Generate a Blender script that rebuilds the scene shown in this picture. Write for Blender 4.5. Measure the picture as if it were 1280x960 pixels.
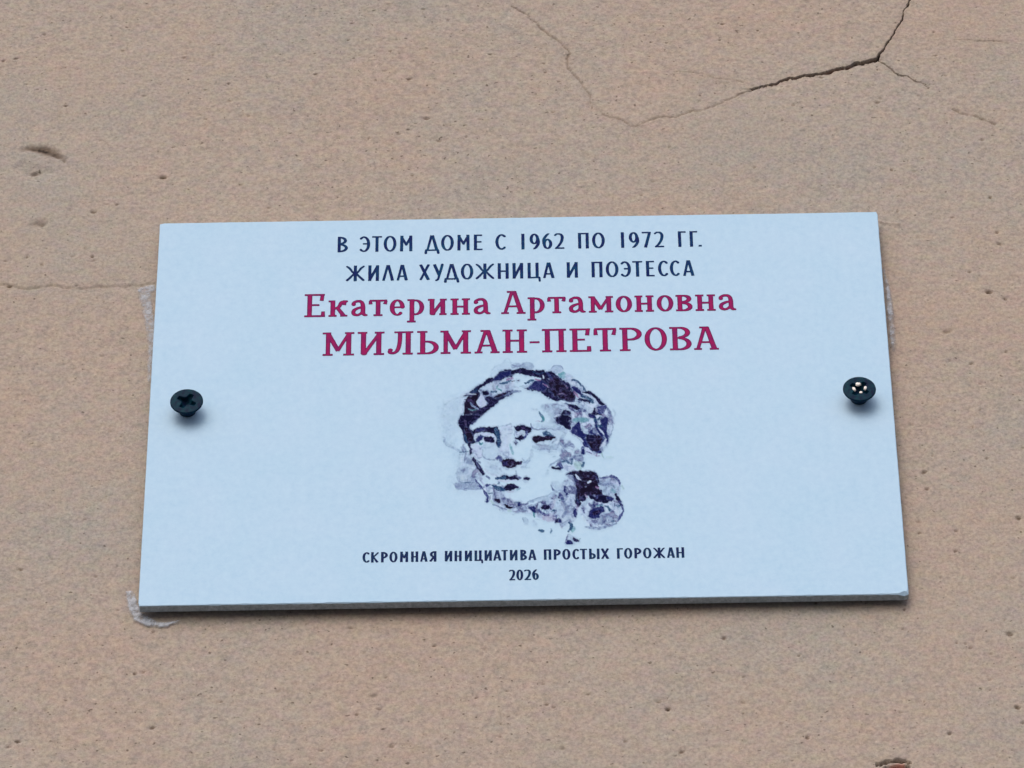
import bpy, math, random
import numpy as np

for o in list(bpy.data.objects): bpy.data.objects.remove(o)
scene = bpy.context.scene
COL = scene.collection
MM = 0.001
Z0 = 2.60                       # height of the plaque's centre above the street, metres

# ------------------------------------------------------------------ camera
CAM = np.array([5.2272, -1037.917, -972.578])          # mm from the plaque's centre
RX, RY, RZ = 2.32730075, 0.00787123, 0.01481000
FPX = 6291.25                                          # focal length for a 1280 wide frame
cam_d = bpy.data.cameras.new('camera'); cam = bpy.data.objects.new('camera', cam_d); COL.objects.link(cam)
cam.location = (CAM[0]*MM, CAM[1]*MM, Z0 + CAM[2]*MM)
cam.rotation_mode = 'XYZ'; cam.rotation_euler = (RX, RY, RZ)
cam_d.sensor_width = 36.0; cam_d.lens = FPX/1280*36.0
cam_d.clip_start = 0.05; cam_d.clip_end = 500
scene.camera = cam
# ------------------------------------------------------------------ sky, sun, exposure
EL, AZ = math.radians(37), math.radians(14)            # overcast light, from high up and a little left
world = bpy.data.worlds.new('World'); scene.world = world; world.use_nodes = True
wn = world.node_tree; wn.nodes.clear()
sky = wn.nodes.new('ShaderNodeTexSky'); sky.sky_type = 'NISHITA'; sky.sun_disc = False
sky.sun_elevation = EL; sky.sun_rotation = math.pi + AZ
sky.air_density = 1.0; sky.dust_density = 5.0; sky.ozone_density = 1.0
bg = wn.nodes.new('ShaderNodeBackground'); bg.inputs[1].default_value = 0.15
wo = wn.nodes.new('ShaderNodeOutputWorld')
wn.links.new(sky.outputs[0], bg.inputs[0]); wn.links.new(bg.outputs[0], wo.inputs[0])
sd = bpy.data.lights.new('sun', 'SUN'); sd.energy = 0.5; sd.angle = math.radians(140); sd.color = (1.0, 0.96, 0.91)
sun = bpy.data.objects.new('sun', sd); COL.objects.link(sun)
sun.rotation_euler = (math.radians(90)-EL, 0, -AZ)      # shines towards +y and down, towards +x a little
scene.view_settings.view_transform = 'Standard'; scene.view_settings.look = 'None'
scene.view_settings.exposure = 0.09; scene.view_settings.gamma = 1.0
scene.view_settings.use_curve_mapping = False

# ------------------------------------------------------------------ survey: measured picture points -> millimetres
def _rot(rx, ry, rz):
    cx, sx, cy, sy, cz, sz = math.cos(rx), math.sin(rx), math.cos(ry), math.sin(ry), math.cos(rz), math.sin(rz)
    X = np.array([[1,0,0],[0,cx,-sx],[0,sx,cx]]); Y = np.array([[cy,0,sy],[0,1,0],[-sy,0,cy]]); Z = np.array([[cz,-sz,0],[sz,cz,0],[0,0,1]])
    return Z@Y@X
_R = _rot(RX, RY, RZ)
WALL_Y, BACK_Y = 4.5, 2.7                               # wall surface and back of the board (front face at y = 0)
def mm(px, py, y=0.0):
    """millimetre position (x, z) on the plane at depth y of a point measured in the photograph"""
    px = np.asarray(px, float); py = np.asarray(py, float)
    d = np.stack([(px-640)/FPX, (480-py)/FPX, -np.ones_like(px)], -1) @ _R.T
    t = (y - CAM[1])/d[..., 1]
    return CAM[0] + d[..., 0]*t, CAM[2] + d[..., 2]*t
def wp(pts): return [tuple(float(v) for v in mm(p[0], p[1], WALL_Y)) + tuple(p[2:]) for p in pts]

# ------------------------------------------------------------------ numpy noise
def vnoise(x, y, seed):
    r = np.random.RandomState(seed); L = r.rand(256, 256)
    xi = np.floor(x).astype(int); yi = np.floor(y).astype(int); fx = x-xi; fy = y-yi
    fx = fx*fx*(3-2*fx); fy = fy*fy*(3-2*fy)
    a = L[yi % 256, xi % 256]; b = L[yi % 256, (xi+1) % 256]; c = L[(yi+1) % 256, xi % 256]; d = L[(yi+1) % 256, (xi+1) % 256]
    return (a+(b-a)*fx)*(1-fy) + (c+(d-c)*fx)*fy - 0.5
def fbm(x, y, seed, n=3):
    s = 0; a = 1.0
    for i in range(n): s = s + a*vnoise(x*2**i + 17.3*i, y*2**i - 9.1*i, seed+i); a *= 0.5
    return s
def sstep(e0, e1, x):
    t = np.clip((x-e0)/(e1-e0), 0, 1); return t*t*(3-2*t)
def spline(pts, n=8, closed=False):
    """Catmull-Rom through rows of any width"""
    P = np.array(pts, float); m = len(P)
    if m < 3 and not closed: return P
    out = []
    for i in range(m if closed else m-1):
        p0 = P[(i-1) % m] if closed or i > 0 else 2*P[0]-P[1]
        p1, p2 = P[i], P[(i+1) % m]
        p3 = P[(i+2) % m] if closed or i+2 < m else 2*P[-1]-P[-2]
        for k in range(n):
            t = k/n
            out.append(0.5*((2*p1)+(-p0+p2)*t+(2*p0-5*p1+4*p2-p3)*t*t+(-p0+3*p1-3*p2+p3)*t**3))
    if not closed: out.append(P[-1])
    return np.array(out)
def d_segs(X, Y, P):
    """signed distance to a chain of round segments; rows x, y, width"""
    best = np.full(X.shape, 1e9)
    for a, b in zip(P[:-1], P[1:]):
        dx, dy = b[0]-a[0], b[1]-a[1]; L = dx*dx+dy*dy+1e-12
        t = np.clip(((X-a[0])*dx+(Y-a[1])*dy)/L, 0, 1)
        best = np.minimum(best, np.hypot(X-a[0]-t*dx, Y-a[1]-t*dy) - (a[2]+(b[2]-a[2])*t)/2)
    return best
def d_bar(X, Y, x0, y0, x1, y1, w0, w1=None):
    """flat ended tapered bar"""
    w1 = w0 if w1 is None else w1
    dx, dy = x1-x0, y1-y0; L = math.hypot(dx, dy)+1e-9; ux, uy = dx/L, dy/L
    u = (X-x0)*ux+(Y-y0)*uy; v = np.abs(-(X-x0)*uy+(Y-y0)*ux)
    w = w0+(w1-w0)*np.clip(u/L, 0, 1)
    a = np.maximum(-u, u-L); b = v-w/2
    return np.minimum(np.maximum(a, b), 0)+np.hypot(np.maximum(a, 0), np.maximum(b, 0))
def d_poly(X, Y, P):
    d = np.full(X.shape, 1e9); ins = np.zeros(X.shape, bool); n = len(P)
    for i in range(n):
        ax, ay = P[i][:2]; bx, by = P[(i+1) % n][:2]; dx, dy = bx-ax, by-ay
        t = np.clip(((X-ax)*dx+(Y-ay)*dy)/(dx*dx+dy*dy+1e-12), 0, 1)
        d = np.minimum(d, np.hypot(X-ax-t*dx, Y-ay-t*dy))
        if abs(dy) > 1e-12:
            c = (ay > Y) != (by > Y)
            ins ^= c & (X < dx*(Y-ay)/dy+ax)
    return np.where(ins, -d, d)

# ------------------------------------------------------------------ objects
def tag(o, label=None, cat=None, group=None, kind=None):
    if label: o['label'] = label
    if cat: o['category'] = cat
    if group: o['group'] = group
    if kind: o['kind'] = kind
    return o
def mesh_obj(name, V, F, mat, parent=None, smooth=False, attrs=None):
    me = bpy.data.meshes.new(name); V = np.asarray(V, float)
    if isinstance(F, np.ndarray):
        k = F.shape[1]; me.vertices.add(len(V)); me.vertices.foreach_set('co', V.astype(np.float32).ravel())
        me.loops.add(F.size); me.loops.foreach_set('vertex_index', F.astype(np.int32).ravel())
        me.polygons.add(len(F)); me.polygons.foreach_set('loop_start', np.arange(0, F.size, k, dtype=np.int32))
        me.update(calc_edges=True); me.validate()
    else:
        me.from_pydata([tuple(v) for v in V], [], [tuple(f) for f in F]); me.update()
    if attrs:
        for nme, arr in attrs.items():
            if arr.ndim == 1:
                a = me.attributes.new(nme, 'FLOAT', 'POINT'); a.data.foreach_set('value', arr.astype(np.float32))
            else:
                a = me.attributes.new(nme, 'FLOAT_COLOR', 'POINT')
                c = np.ones((len(arr), 4), np.float32); c[:, :3] = arr; a.data.foreach_set('color', c.ravel())
    if smooth: me.polygons.foreach_set('use_smooth', np.ones(len(me.polygons), bool))
    me.materials.append(mat)
    o = bpy.data.objects.new(name, me); COL.objects.link(o); o.parent = parent
    return o
def empty(name, loc):
    o = bpy.data.objects.new(name, None); COL.objects.link(o); o.location = loc; o.empty_display_size = 0.01
    return o

# ------------------------------------------------------------------ materials
def lin(c): return tuple(((v/255)/12.92 if v/255 <= 0.04045 else ((v/255+0.055)/1.055)**2.4) for v in c)
class NT:
    def __init__(s, name):
        s.m = bpy.data.materials.new(name); s.m.use_nodes = True; s.t = s.m.node_tree
        s.b = s.t.nodes['Principled BSDF']
    def n(s, typ, **kw):
        x = s.t.nodes.new(typ)
        for k, v in kw.items():
            if k.startswith('i_'):
                x.inputs[int(k[2:]) if k[2:].isdigit() else k[2:].replace('_', ' ')].default_value = v
            else: setattr(x, k, v)
        return x
    def l(s, a, b): s.t.links.new(a, b)
    def coord(s, scale=(1, 1, 1)):
        tc = s.n('ShaderNodeTexCoord'); mp = s.n('ShaderNodeMapping'); mp.inputs['Scale'].default_value = scale
        s.l(tc.outputs['Object'], mp.inputs[0]); return mp.outputs[0]
    def noise(s, co, scale, detail=2, rough=0.5):
        x = s.n('ShaderNodeTexNoise'); x.inputs['Scale'].default_value = scale; x.inputs['Detail'].default_value = detail
        x.inputs['Roughness'].default_value = rough; s.l(co, x.inputs['Vector']); return x.outputs[0]
    def ramp(s, fac, stops):
        r = s.n('ShaderNodeValToRGB'); e = r.color_ramp.elements
        while len(e) < len(stops): e.new(0.5)
        for el, (p, c) in zip(e, stops): el.position = p; el.color = tuple(c)+(1,) if len(c) == 3 else c
        s.l(fac, r.inputs[0]); return r.outputs[0]
    def mix(s, fac, a, b, mode='MIX'):
        x = s.n('ShaderNodeMix', data_type='RGBA', blend_type=mode)
        for v, i in ((fac, 0), (a, 6), (b, 7)):
            if hasattr(v, 'links') or isinstance(v, bpy.types.NodeSocket): s.l(v, x.inputs[i])
            else: x.inputs[i].default_value = v if i == 0 else tuple(v)+(1,)
        return x.outputs[2]
    def bump(s, h, strength, dist, prev=None):
        b = s.n('ShaderNodeBump'); b.inputs['Strength'].default_value = strength; b.inputs['Distance'].default_value = dist
        s.l(h, b.inputs['Height'])
        if prev is not None: s.l(prev, b.inputs['Normal'])
        return b.outputs[0]
    def attr(s, name):
        a = s.n('ShaderNodeAttribute'); a.attribute_name = name; return a

PAPER = (0.428, 0.618, 0.855)                              # pale blue printed face
def face_colour(t):
    co = t.coord()
    a = t.noise(co, 60, 3, 0.6); c = t.ramp(a, [(0.3, (0.94, 0.98, 0.985)), (0.7, (1.0, 1.0, 1.0))])
    b = t.noise(co, 450, 4, 0.75); d = t.ramp(b, [(0.3, (0.90, 0.93, 0.955)), (0.7, (1.03, 1.02, 1.0))])
    return t.mix(1.0, t.mix(1.0, PAPER, c, 'MULTIPLY'), d, 'MULTIPLY')
def face_finish(t):
    co = t.coord()
    t.l(t.bump(t.noise(co, 1500, 2), 0.25, 0.00008), t.b.inputs['Normal'])
    t.b.inputs['Roughness'].default_value = 0.55; t.b.inputs['Specular IOR Level'].default_value = 0.06
t = NT('printed_face'); t.l(face_colour(t), t.b.inputs['Base Color']); face_finish(t); M_FACE = t.m
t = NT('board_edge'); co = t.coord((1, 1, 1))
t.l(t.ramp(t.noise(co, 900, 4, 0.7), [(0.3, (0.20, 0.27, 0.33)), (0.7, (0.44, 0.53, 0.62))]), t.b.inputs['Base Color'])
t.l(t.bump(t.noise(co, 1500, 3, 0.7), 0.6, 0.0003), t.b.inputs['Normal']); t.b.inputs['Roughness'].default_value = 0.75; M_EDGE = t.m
t = NT('portrait_ink'); t.l(t.mix(1.0, face_colour(t), t.attr('ink').outputs['Color'], 'MULTIPLY'), t.b.inputs['Base Color']); face_finish(t); t.b.inputs['Specular IOR Level'].default_value = 0.02; M_PORT = t.m
def ink_mat(name, core, rim, alt):
    t = NT(name); co = t.coord()
    c = t.mix(t.attr('depth').outputs['Fac'], rim, core)
    c = t.mix(t.ramp(t.noise(co, 330, 3, 0.6), [(0.42, (0, 0, 0)), (0.68, (0.8, 0.8, 0.8))]), c, alt)
    t.l(c, t.b.inputs['Base Color']); face_finish(t); t.b.inputs['Specular IOR Level'].default_value = 0.03
    return t.m
M_NAVY = ink_mat('navy_ink', (0.004, 0.013, 0.105), (0.008, 0.020, 0.09), (0.004, 0.060, 0.15))
M_DARK = ink_mat('dark_navy_ink', (0.004, 0.010, 0.075), (0.012, 0.025, 0.10), (0.008, 0.045, 0.11))
M_WINE = ink_mat('wine_ink', (0.275, 0.010, 0.098), (0.065, 0.010, 0.085), (0.14, 0.012, 0.11))

t = NT('plaster'); co = t.coord()
base = t.ramp(t.noise(co, 16, 4, 0.62), [(0.34, (0.318, 0.299, 0.287)), (0.5, (0.346, 0.304, 0.280)), (0.66, (0.358, 0.299, 0.270))])
g1 = t.ramp(t.noise(co, 380, 3, 0.7), [(0.28, (0.88, 0.90, 0.93)), (0.5, (1.0, 1.0, 1.0)), (0.72, (1.07, 1.05, 1.02))])
cst = t.coord((1, 1, 1.5))
hue = t.n('ShaderNodeTexNoise'); hue.inputs['Scale'].default_value = 240; hue.inputs['Detail'].default_value = 3; t.l(cst, hue.inputs['Vector'])
g2 = t.mix(1.0, t.mix(0.085, (0.5, 0.5, 0.5), hue.outputs['Color']), (2.0, 2.0, 2.0), 'MULTIPLY')
g3 = t.ramp(t.noise(co, 950, 2, 0.7), [(0.33, (0.82, 0.82, 0.83)), (0.5, (1.0, 1.0, 1.0)), (0.67, (1.14, 1.14, 1.13))])
sp = t.ramp(t.noise(t.coord((1.03, 1, 1.2)), 700, 1, 0.5), [(0.23, (0.45, 0.43, 0.41)), (0.30, (1.0, 1.0, 1.0)), (0.72, (1.0, 1.0, 1.0)), (0.80, (1.25, 1.24, 1.22))])
c = base
for g in (g1, g2, g3, sp): c = t.mix(1.0, c, g, 'MULTIPLY')
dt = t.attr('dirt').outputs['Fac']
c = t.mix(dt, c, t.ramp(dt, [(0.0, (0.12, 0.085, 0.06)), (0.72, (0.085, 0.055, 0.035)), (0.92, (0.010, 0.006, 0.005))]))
c = t.mix(t.attr('brick').outputs['Fac'], c, (0.40, 0.055, 0.025))
t.l(c, t.b.inputs['Base Color'])
bp = t.bump(t.noise(co, 1100, 3, 0.7), 0.5, 0.0005)
t.l(bp, t.b.inputs['Normal'])
t.b.inputs['Roughness'].default_value = 0.92; t.b.inputs['Specular IOR Level'].default_value = 0.2; M_WALL = t.m

t = NT('black_oxide'); co = t.coord()
t.l(t.ramp(t.noise(co, 700, 3, 0.6), [(0.35, (0.002, 0.008, 0.036)), (0.65, (0.002, 0.036, 0.062))]), t.b.inputs['Base Color'])
t.b.inputs['Metallic'].default_value = 0.0; t.b.inputs['Roughness'].default_value = 0.45; t.b.inputs['Specular IOR Level'].default_value = 0.05
t.l(t.bump(t.noise(co, 1400, 2), 0.2, 0.0001), t.b.inputs['Normal']); M_BLACK = t.m
t = NT('off_white'); t.b.inputs['Base Color'].default_value = (0.85, 0.83, 0.85, 1); t.b.inputs['Roughness'].default_value = 0.5; M_PALE = t.m
t = NT('shank_metal'); co = t.coord()
t.l(t.ramp(t.noise(co, 500, 2), [(0.3, (0.03, 0.05, 0.06)), (0.7, (0.09, 0.11, 0.12))]), t.b.inputs['Base Color']); t.b.inputs['Roughness'].default_value = 0.5; M_SHANK = t.m
def glue_mat(name, colr):
    t = NT(name); co = t.coord()
    t.l(t.ramp(t.noise(co, 350, 3, 0.6), [(0.35, tuple(v*0.85 for v in colr)), (0.65, colr)]), t.b.inputs['Base Color'])
    t.b.inputs['Roughness'].default_value = 0.6; t.b.inputs['Specular IOR Level'].default_value = 0.3
    k = t.n('ShaderNodeMath', operation='MULTIPLY'); t.l(t.attr('body').outputs['Fac'], k.inputs[0])
    r = t.ramp(t.noise(co, 500, 3, 0.7), [(0.35, (0.25, 0.25, 0.25)), (0.6, (1, 1, 1))]); t.l(r, k.inputs[1])
    t.l(k.outputs[0], t.b.inputs['Alpha']); return t.m
M_GLUE = glue_mat('silicone_glue', (0.46, 0.53, 0.66))

# ------------------------------------------------------------------ wall
CR_MAIN = [(940,111,.6),(944.9,109.9,1.2),(963,106.8,1.6),(981,99.5,2.6),(1001.6,95.2,2.6),(1020,92.5,3.4),(1032.6,90.8,3.0),(1046,86,4.0),(1058.4,84.4,4.2),(1068,80.5,4.8),(1076.4,79.4,5.4),(1086,76,5.8),(1095,74,4.4)]
CR_UP = [(1093,76,3.0),(1098,71.5,2.4),(1103,63,2.4),(1107.4,57.8,1.8),(1112,50,2.1),(1117.7,41.3,1.7),(1122,33,1.6),(1128,23.2,1.7),(1129.5,15,1.4),(1135.7,5,1.5),(1139,-4,1.5),(1142,-20,1.2)]
CR_RIGHT = [(1096,75,1.8),(1106,81,1.2),(1114,88,1.2),(1122.8,93.9,1.1),(1134,96,.9),(1145,101,.8),(1152,104,.5),(1161.5,111,.4)]
CR_FINE = [
 [(942,111,.7),(922,119,.6),(903.6,129,.5),(885,135,.4),(867.5,139,.6)],
 [(867,137,.5),(845,146,.4),(826,147,.7),(812,150,.7),(803,155,.8),(795,158,1.0),(784,154,.9),(777,150,.9),(766,147,.8),(755,142.9,.8)],
 [(640,8,.3),(655,16,.3),(666,25.8,.6),(672,30,.9),(682,38.7,.9),(688,45,1.1),(697,50,1.0),(704,56,.6),(711.8,64.5,.5),(708,73,.4),(708.7,80,.7),(716,91,.8),(723,98,1.0),(729,106,.9),(736,116,.5),(739,128,.3),(741,135,.3)],
 [(842,90,.3),(868,92,.4),(893,96.4,.5),(912,99,.3),(929,103,.4)],
 [(1190,134,.2),(1203,142,.5),(1228,148,.5),(1244,155,.7)],
 [(-30,356,.6),(0,357,.8),(19,359,.8),(37.5,362,.6),(62.5,358,.7),(81,361,.7),(106,362.5,1.0),(120,360,.7),(134,358.8,.9),(156,358.8,.7),(166,357,1.2),(175,357,1.5),(187,355.6,1.5),(196,355,1.3)],
 [(1100,278,1.2),(1112,279,.8),(1124,279,.5)],
 [(1196,51,.3),(1215,51,.8),(1240,53,.8),(1262,54,.4)],
]
PITS = [  # measured: x, y, radius in picture pixels, strength
 (204,222,3.2,.9),(115,322,2,.8),(117,266,2.5,.8),(146,256,2.2,.8),(134,256,1.8,.5),(34,322,1.8,.9),(7,327,1.8,.7),(90,322,1.5,.6),(43,217,4,.6),(50,280,8,.35),
 (12,358,2.3,.8),(96,358,2,.6),(82,133,2,.9),(286,105,1.8,.8),(394,93,2.4,.6),(533,147,3,.7),(515,219,1.6,.9),(258,149,1.4,.8),(56,43,2.2,.6),(20,74,2.5,.5),(33,106,1.8,.5),(440,29,1.8,.6),(488,64,2,.6),(461,172,2.4,.6),
 (26,712,2,.9),(168,842,2.4,.9),(190,909,2.5,1),(22,926,2.4,1),(33,788,1.6,.7),(277,877,1.4,.8),(297,885,1.2,.8),(483,847,1.8,.9),(446,893,2.2,.9),(543,807,1.8,.9),(376,817,2,.5),(595,872,1.5,.9),(634,863,1.6,.6),(466,870,4,.35),(489,933,3.4,.5),(342,937,1.4,.6),(568,914,1.4,.7),(7,842,1.5,.6),
 (835,886,3.2,1),(823,877,1.8,.8),(905,798,3,.8),(683,880,2.6,.6),(692,884,1.6,.7),(1009,922,3,.7),(977,904,2,.5),(1187,917,3,.7),(1272,885,3.2,.9),(1262,793,3.5,.6),(1196,804,1.8,.7),(929,892,1.6,.8),(998,820,2,.7),(852,940,2.4,.8),(703,936,3.5,.4),(929,846,1.4,.7),(1070,807,2,.6),
 (1246,291,2.4,1),(1238,247,2.4,1),(1190,272,1.8,.8),(1236,365,3.2,1),(1256,374,2.2,.8),(1212,340,2.2,.7),(1257,440,2,.7),(1184,415,4,.5),(1187,451,2,.6),(1233,573,2.2,.8),(1153,504,1.4,.7),(1166,569,1.8,.7),(1155,590,3,.7),(1216,534,2,.6),(1228,174,3,.5),(1100,27,1.6,.5),(682,90,2.2,.6),(899,50,2,.6),(978,151,1.8,.7),(1100,123,2,.5),(792,57,1.5,.6),(1122,264,2,.6),(1273,648,3,.8),(1195,689,2,.8),(1130,763,2,.7),
]
def build_wall():
    def axis(lo, hi, dlo, dhi, fine, base, far):
        a = [lo]
        while a[-1] < hi: a.append(a[-1] + (fine if dlo <= a[-1] <= dhi else base))
        s, up = base, [a[-1]]
        while up[-1] < hi+far: s *= 1.18; up.append(up[-1]+s)
        s, dn = base, [a[0]]
        while dn[-1] > lo-far: s *= 1.18; dn.append(dn[-1]-s)
        return np.array(dn[:0:-1]+a+up[1:])
    (x0, z1), (x1, _) = [tuple(map(float, mm(*p, WALL_Y))) for p in ((-25, -25), (1305, -25))]
    xb0, zb = map(float, mm(-25, 985, WALL_Y)); xb1 = float(mm(1305, 985, WALL_Y)[0])
    cx0, cz1 = map(float, mm(935, -10, WALL_Y)); cx1, cz0 = map(float, mm(1150, 118, WALL_Y))
    xs = axis(min(x0, xb0), max(x1, xb1), cx0, cx1, 0.19, 0.44, 2550)
    zs = axis(zb, z1, cz0, cz1, 0.19, 0.44, 2550)
    X, Z = np.meshgrid(xs, zs); nx, nz = len(xs), len(zs)
    near = (X > x0-30) & (X < x1+30) & (Z > zb-20) & (Z < z1+20)
    # unevenness of the hand-trowelled plaster (positive = into the wall)
    h = 0.55*fbm(X/70, Z/55, 3, 2) + 0.20*fbm(X/19, Z/12, 11, 2) + 0.05*fbm(X/5.5, Z/3.0, 21, 2)*(0.3+1.8*(vnoise(X/30, Z/22, 25)+.4).clip(0, 1))
    fine = 0.10*fbm(X/1.5, Z/1.3, 31, 2)*(0.6+1.2*(fbm(X/12, Z/9, 40, 2)+.3).clip(0, 1)) + 0.07*vnoise(X/0.8, Z/0.8, 35)
    h = h + fine*near
    dirt = np.zeros_like(X); brick = np.zeros_like(X)
    wx = X+0.28*vnoise(X/1.1, Z/1.1, 51)+.15*vnoise(X/.5, Z/.5, 53); wz = Z+0.28*vnoise(X/1.1, Z/1.1, 52)+.15*vnoise(X/.5, Z/.5, 54)
    S = 1/4.43
    def local(pts, pad):
        P = np.array(pts); i0, i1 = np.searchsorted(xs, [P[:, 0].min()-pad, P[:, 0].max()+pad]); j0, j1 = np.searchsorted(zs, [P[:, 1].min()-pad, P[:, 1].max()+pad])
        return (slice(j0, j1), slice(i0, i1))
    def crack(pts, depth, dk, soft, halo=0.0, step=0.0):
        P = spline([(a, b, c*S*.88) for a, b, c in wp(pts)], 3); q = local(P, 8)
        d = d_segs(wx[q]+.7*vnoise(X[q]/2.6, Z[q]/2.6, 93)+.3*vnoise(X[q]/.9, Z[q]/.9, 96), wz[q]+.8*vnoise(X[q]/2.4, Z[q]/2.4, 94)+.35*vnoise(X[q]/.8, Z[q]/.8, 95), P)+.22*vnoise(X[q]/1.3, Z[q]/1.3, 98)-(.10 if dk < .6 else 0)
        if dk < .6: dk = dk*(.75+.4*sstep(-.2, .25, vnoise(X[q]/4, Z[q]/4, 97)))
        h[q] += depth*sstep(soft, -soft*0.4, d)
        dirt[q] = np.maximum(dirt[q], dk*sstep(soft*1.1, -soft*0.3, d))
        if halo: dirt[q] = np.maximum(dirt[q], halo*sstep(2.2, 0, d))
        if step:                                       # lower lip stands lower than the upper one
            zz = np.interp(X[q], P[:, 0] if P[0, 0] < P[-1, 0] else P[::-1, 0], P[:, 1] if P[0, 0] < P[-1, 0] else P[::-1, 1])
            h[q] += step*sstep(7, 0, np.abs(wz[q]-zz))*sstep(0.0, -.2, wz[q]-zz)*sstep(2.5, 0, d-4*0)
        return q, d, P
    q, d, P = crack(CR_MAIN, 3.0, 1.0, 0.16, 0.10, 0.35)
    zz = np.interp(X[q], P[:, 0], P[:, 1]); wd = np.interp(X[q], P[:, 0], P[:, 2])
    brick[q] = np.maximum(brick[q], 0.9*sstep(0.1, -.1, wz[q]-zz-wd*0.05)*sstep(0.14, 0.02, d)*sstep(-.2, .1, vnoise(X[q]/3.5, Z[q]/3.5, 77)))
    crack(CR_UP, 1.6, 0.95, 0.15, 0.08); crack(CR_RIGHT, 0.7, 0.6, 0.16, 0.05)
    for i, f in enumerate(CR_FINE):
        if i == 6: crack(f, -0.5, 0.0, 0.4); continue
        crack(f, 0.36 if i not in (3, 7) else .15, 0.50 if i not in (3, 5, 7) else .2, 0.24, 0.05, 0.15 if i == 5 else 0)
    # gouges
    def gouge(pts, depth, dk, soft, rough=0.55):
        P = spline([(a, b, c*S) for a, b, c in wp(pts)], 4); q = local(P, 6)
        d = d_segs(wx[q], wz[q], P) + rough*(vnoise(X[q]/.7, Z[q]/.7, 91)+1.3*vnoise(X[q]/2.2, Z[q]/1.8, 92))
        k = sstep(soft, -soft, d); h[q] += depth*k; dirt[q] = np.maximum(dirt[q], dk*sstep(soft*.7, -soft*1.1, d))
    gouge([(28,187,4),(38,186,10),(50,188,14),(62,191,14),(72,195,10),(81,202,5)], 0.42, 0.80, 1.3)
    gouge([(36,186,4),(48,187,6),(62,190,5)], 0.35, 0.95, 0.7)
    gouge([(70,196,5),(80,201,5),(86,209,2)], 0.7, 0.28, 0.8)
    gouge([(28,210,18),(46,218,24),(60,216,14)], 0.5, 0.06, 1.9)
    gouge([(36,218,5),(50,217,6)], 0.4, 0.35, 0.8)
    gouge([(44,282,8),(54,284,8)], 0.25, 0.12, 0.9)
    gouge([(1096,957,3),(1106,953,4),(1118,951.5,4.5),(1132,952,3.5),(1138,954,2)], 2.2, 0.85, 0.35)
    gouge([(1108,962,8),(1124,961,9),(1134,958,5)], 1.5, 0.45, 0.5)
    P = spline([(a, b, c*S) for a, b, c in wp([(1114,959,5),(1128,957,6)])], 2); q = local(P, 5); brick[q] = np.maximum(brick[q], .5*sstep(.4, -.4, d_segs(wx[q], wz[q], P)))
    # pits and sand grains
    rnd = random.Random(8); pits = []
    for a, b, r, s in PITS:
        px, pz = mm(a, b, WALL_Y); pits.append((float(px), float(pz), r*S*0.8, s))
    for _ in range(1500):
        r = 0.16+0.32*rnd.random()**3; s = 0.15+0.55*rnd.random()**2
        pits.append((rnd.uniform(x0-5, x1+5), rnd.uniform(zb-5, z1+5), r, s))
    for px, pz, r, s in pits:
        el = rnd.uniform(1.0, 2.0); an = rnd.uniform(-.35, .35)
        i0, i1 = np.searchsorted(xs, [px-4*r-1, px+4*r+1]); j0, j1 = np.searchsorted(zs, [pz-4*r-1, pz+4*r+1]); q = (slice(j0, j1), slice(i0, i1))
        u = (wx[q]-px)*math.cos(an)+(wz[q]-pz)*math.sin(an); v = -(wx[q]-px)*math.sin(an)+(wz[q]-pz)*math.cos(an)
        e = np.hypot(u/el, v)/r; k = sstep(1.5, 0.3, e)
        h[q] += min(1.0, 1.3*r+.15)*s*k; dirt[q] = np.maximum(dirt[q], 0.85*s*sstep(1.35, .5, e))
    for _ in range(500):                               # proud grains
        px, pz, r = rnd.uniform(x0, x1), rnd.uniform(zb, z1), rnd.uniform(.3, .7)
        i0, i1 = np.searchsorted(xs, [px-2*r, px+2*r]); j0, j1 = np.searchsorted(zs, [pz-2*r, pz+2*r]); q = (slice(j0, j1), slice(i0, i1))
        h[q] -= 0.22*r*sstep(1.6, 0.2, np.hypot((X[q]-px)/1.3, Z[q]-pz)/r)
    h = np.maximum(h, -0.9)
    V = np.stack([X.ravel()*MM, (WALL_Y+h.ravel())*MM, Z.ravel()*MM], 1)
    I = np.arange(nx*nz).reshape(nz, nx)
    F = np.stack([I[:-1, :-1], I[:-1, 1:], I[1:, 1:], I[1:, :-1]], -1).reshape(-1, 4)
    # the wall's body behind the plaster skin
    n0 = len(V); L, R_, B, T_ = xs[0]*MM, xs[-1]*MM, zs[0]*MM, zs[-1]*MM; dp = 0.30
    o = mesh_obj('wall', V, F, M_WALL, None, True, {'dirt': dirt.ravel(), 'brick': brick.ravel()})
    tag(o, 'beige sand plastered house wall with cracks and pits behind the plaque', 'wall', kind='structure')
    o.location = (0, 0, Z0)
    e = 0.002
    bv = [(x, y, z) for x in (L, R_) for y in (0.0075, dp) for z in (B, T_)]
    bf = [(0,1,3,2),(4,6,7,5),(0,4,5,1)[::-1],(2,3,7,6)[::-1],(0,2,6,4)[::-1],(1,5,7,3)[::-1]]
    c = mesh_obj('wall_core', bv, [f for i, f in enumerate(bf) if i != 2], M_WALL, o)
    return o
wall = build_wall()

t = NT('bounce_pavement'); co = t.coord()  # unseen ground sheet, added to bounce light up onto the board's bottom edge
t.l(t.ramp(t.noise(co, 6, 5, 0.7), [(0.3, (0.10, 0.10, 0.105)), (0.7, (0.16, 0.16, 0.16))]), t.b.inputs['Base Color']); t.b.inputs['Roughness'].default_value = 0.9
pv = mesh_obj('bounce_pavement', [(-60, -60, 0), (60, -60, 0), (60, 0.3, 0), (-60, 0.3, 0)], [(0, 1, 2, 3)], t.m); tag(pv, kind='structure')

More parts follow.
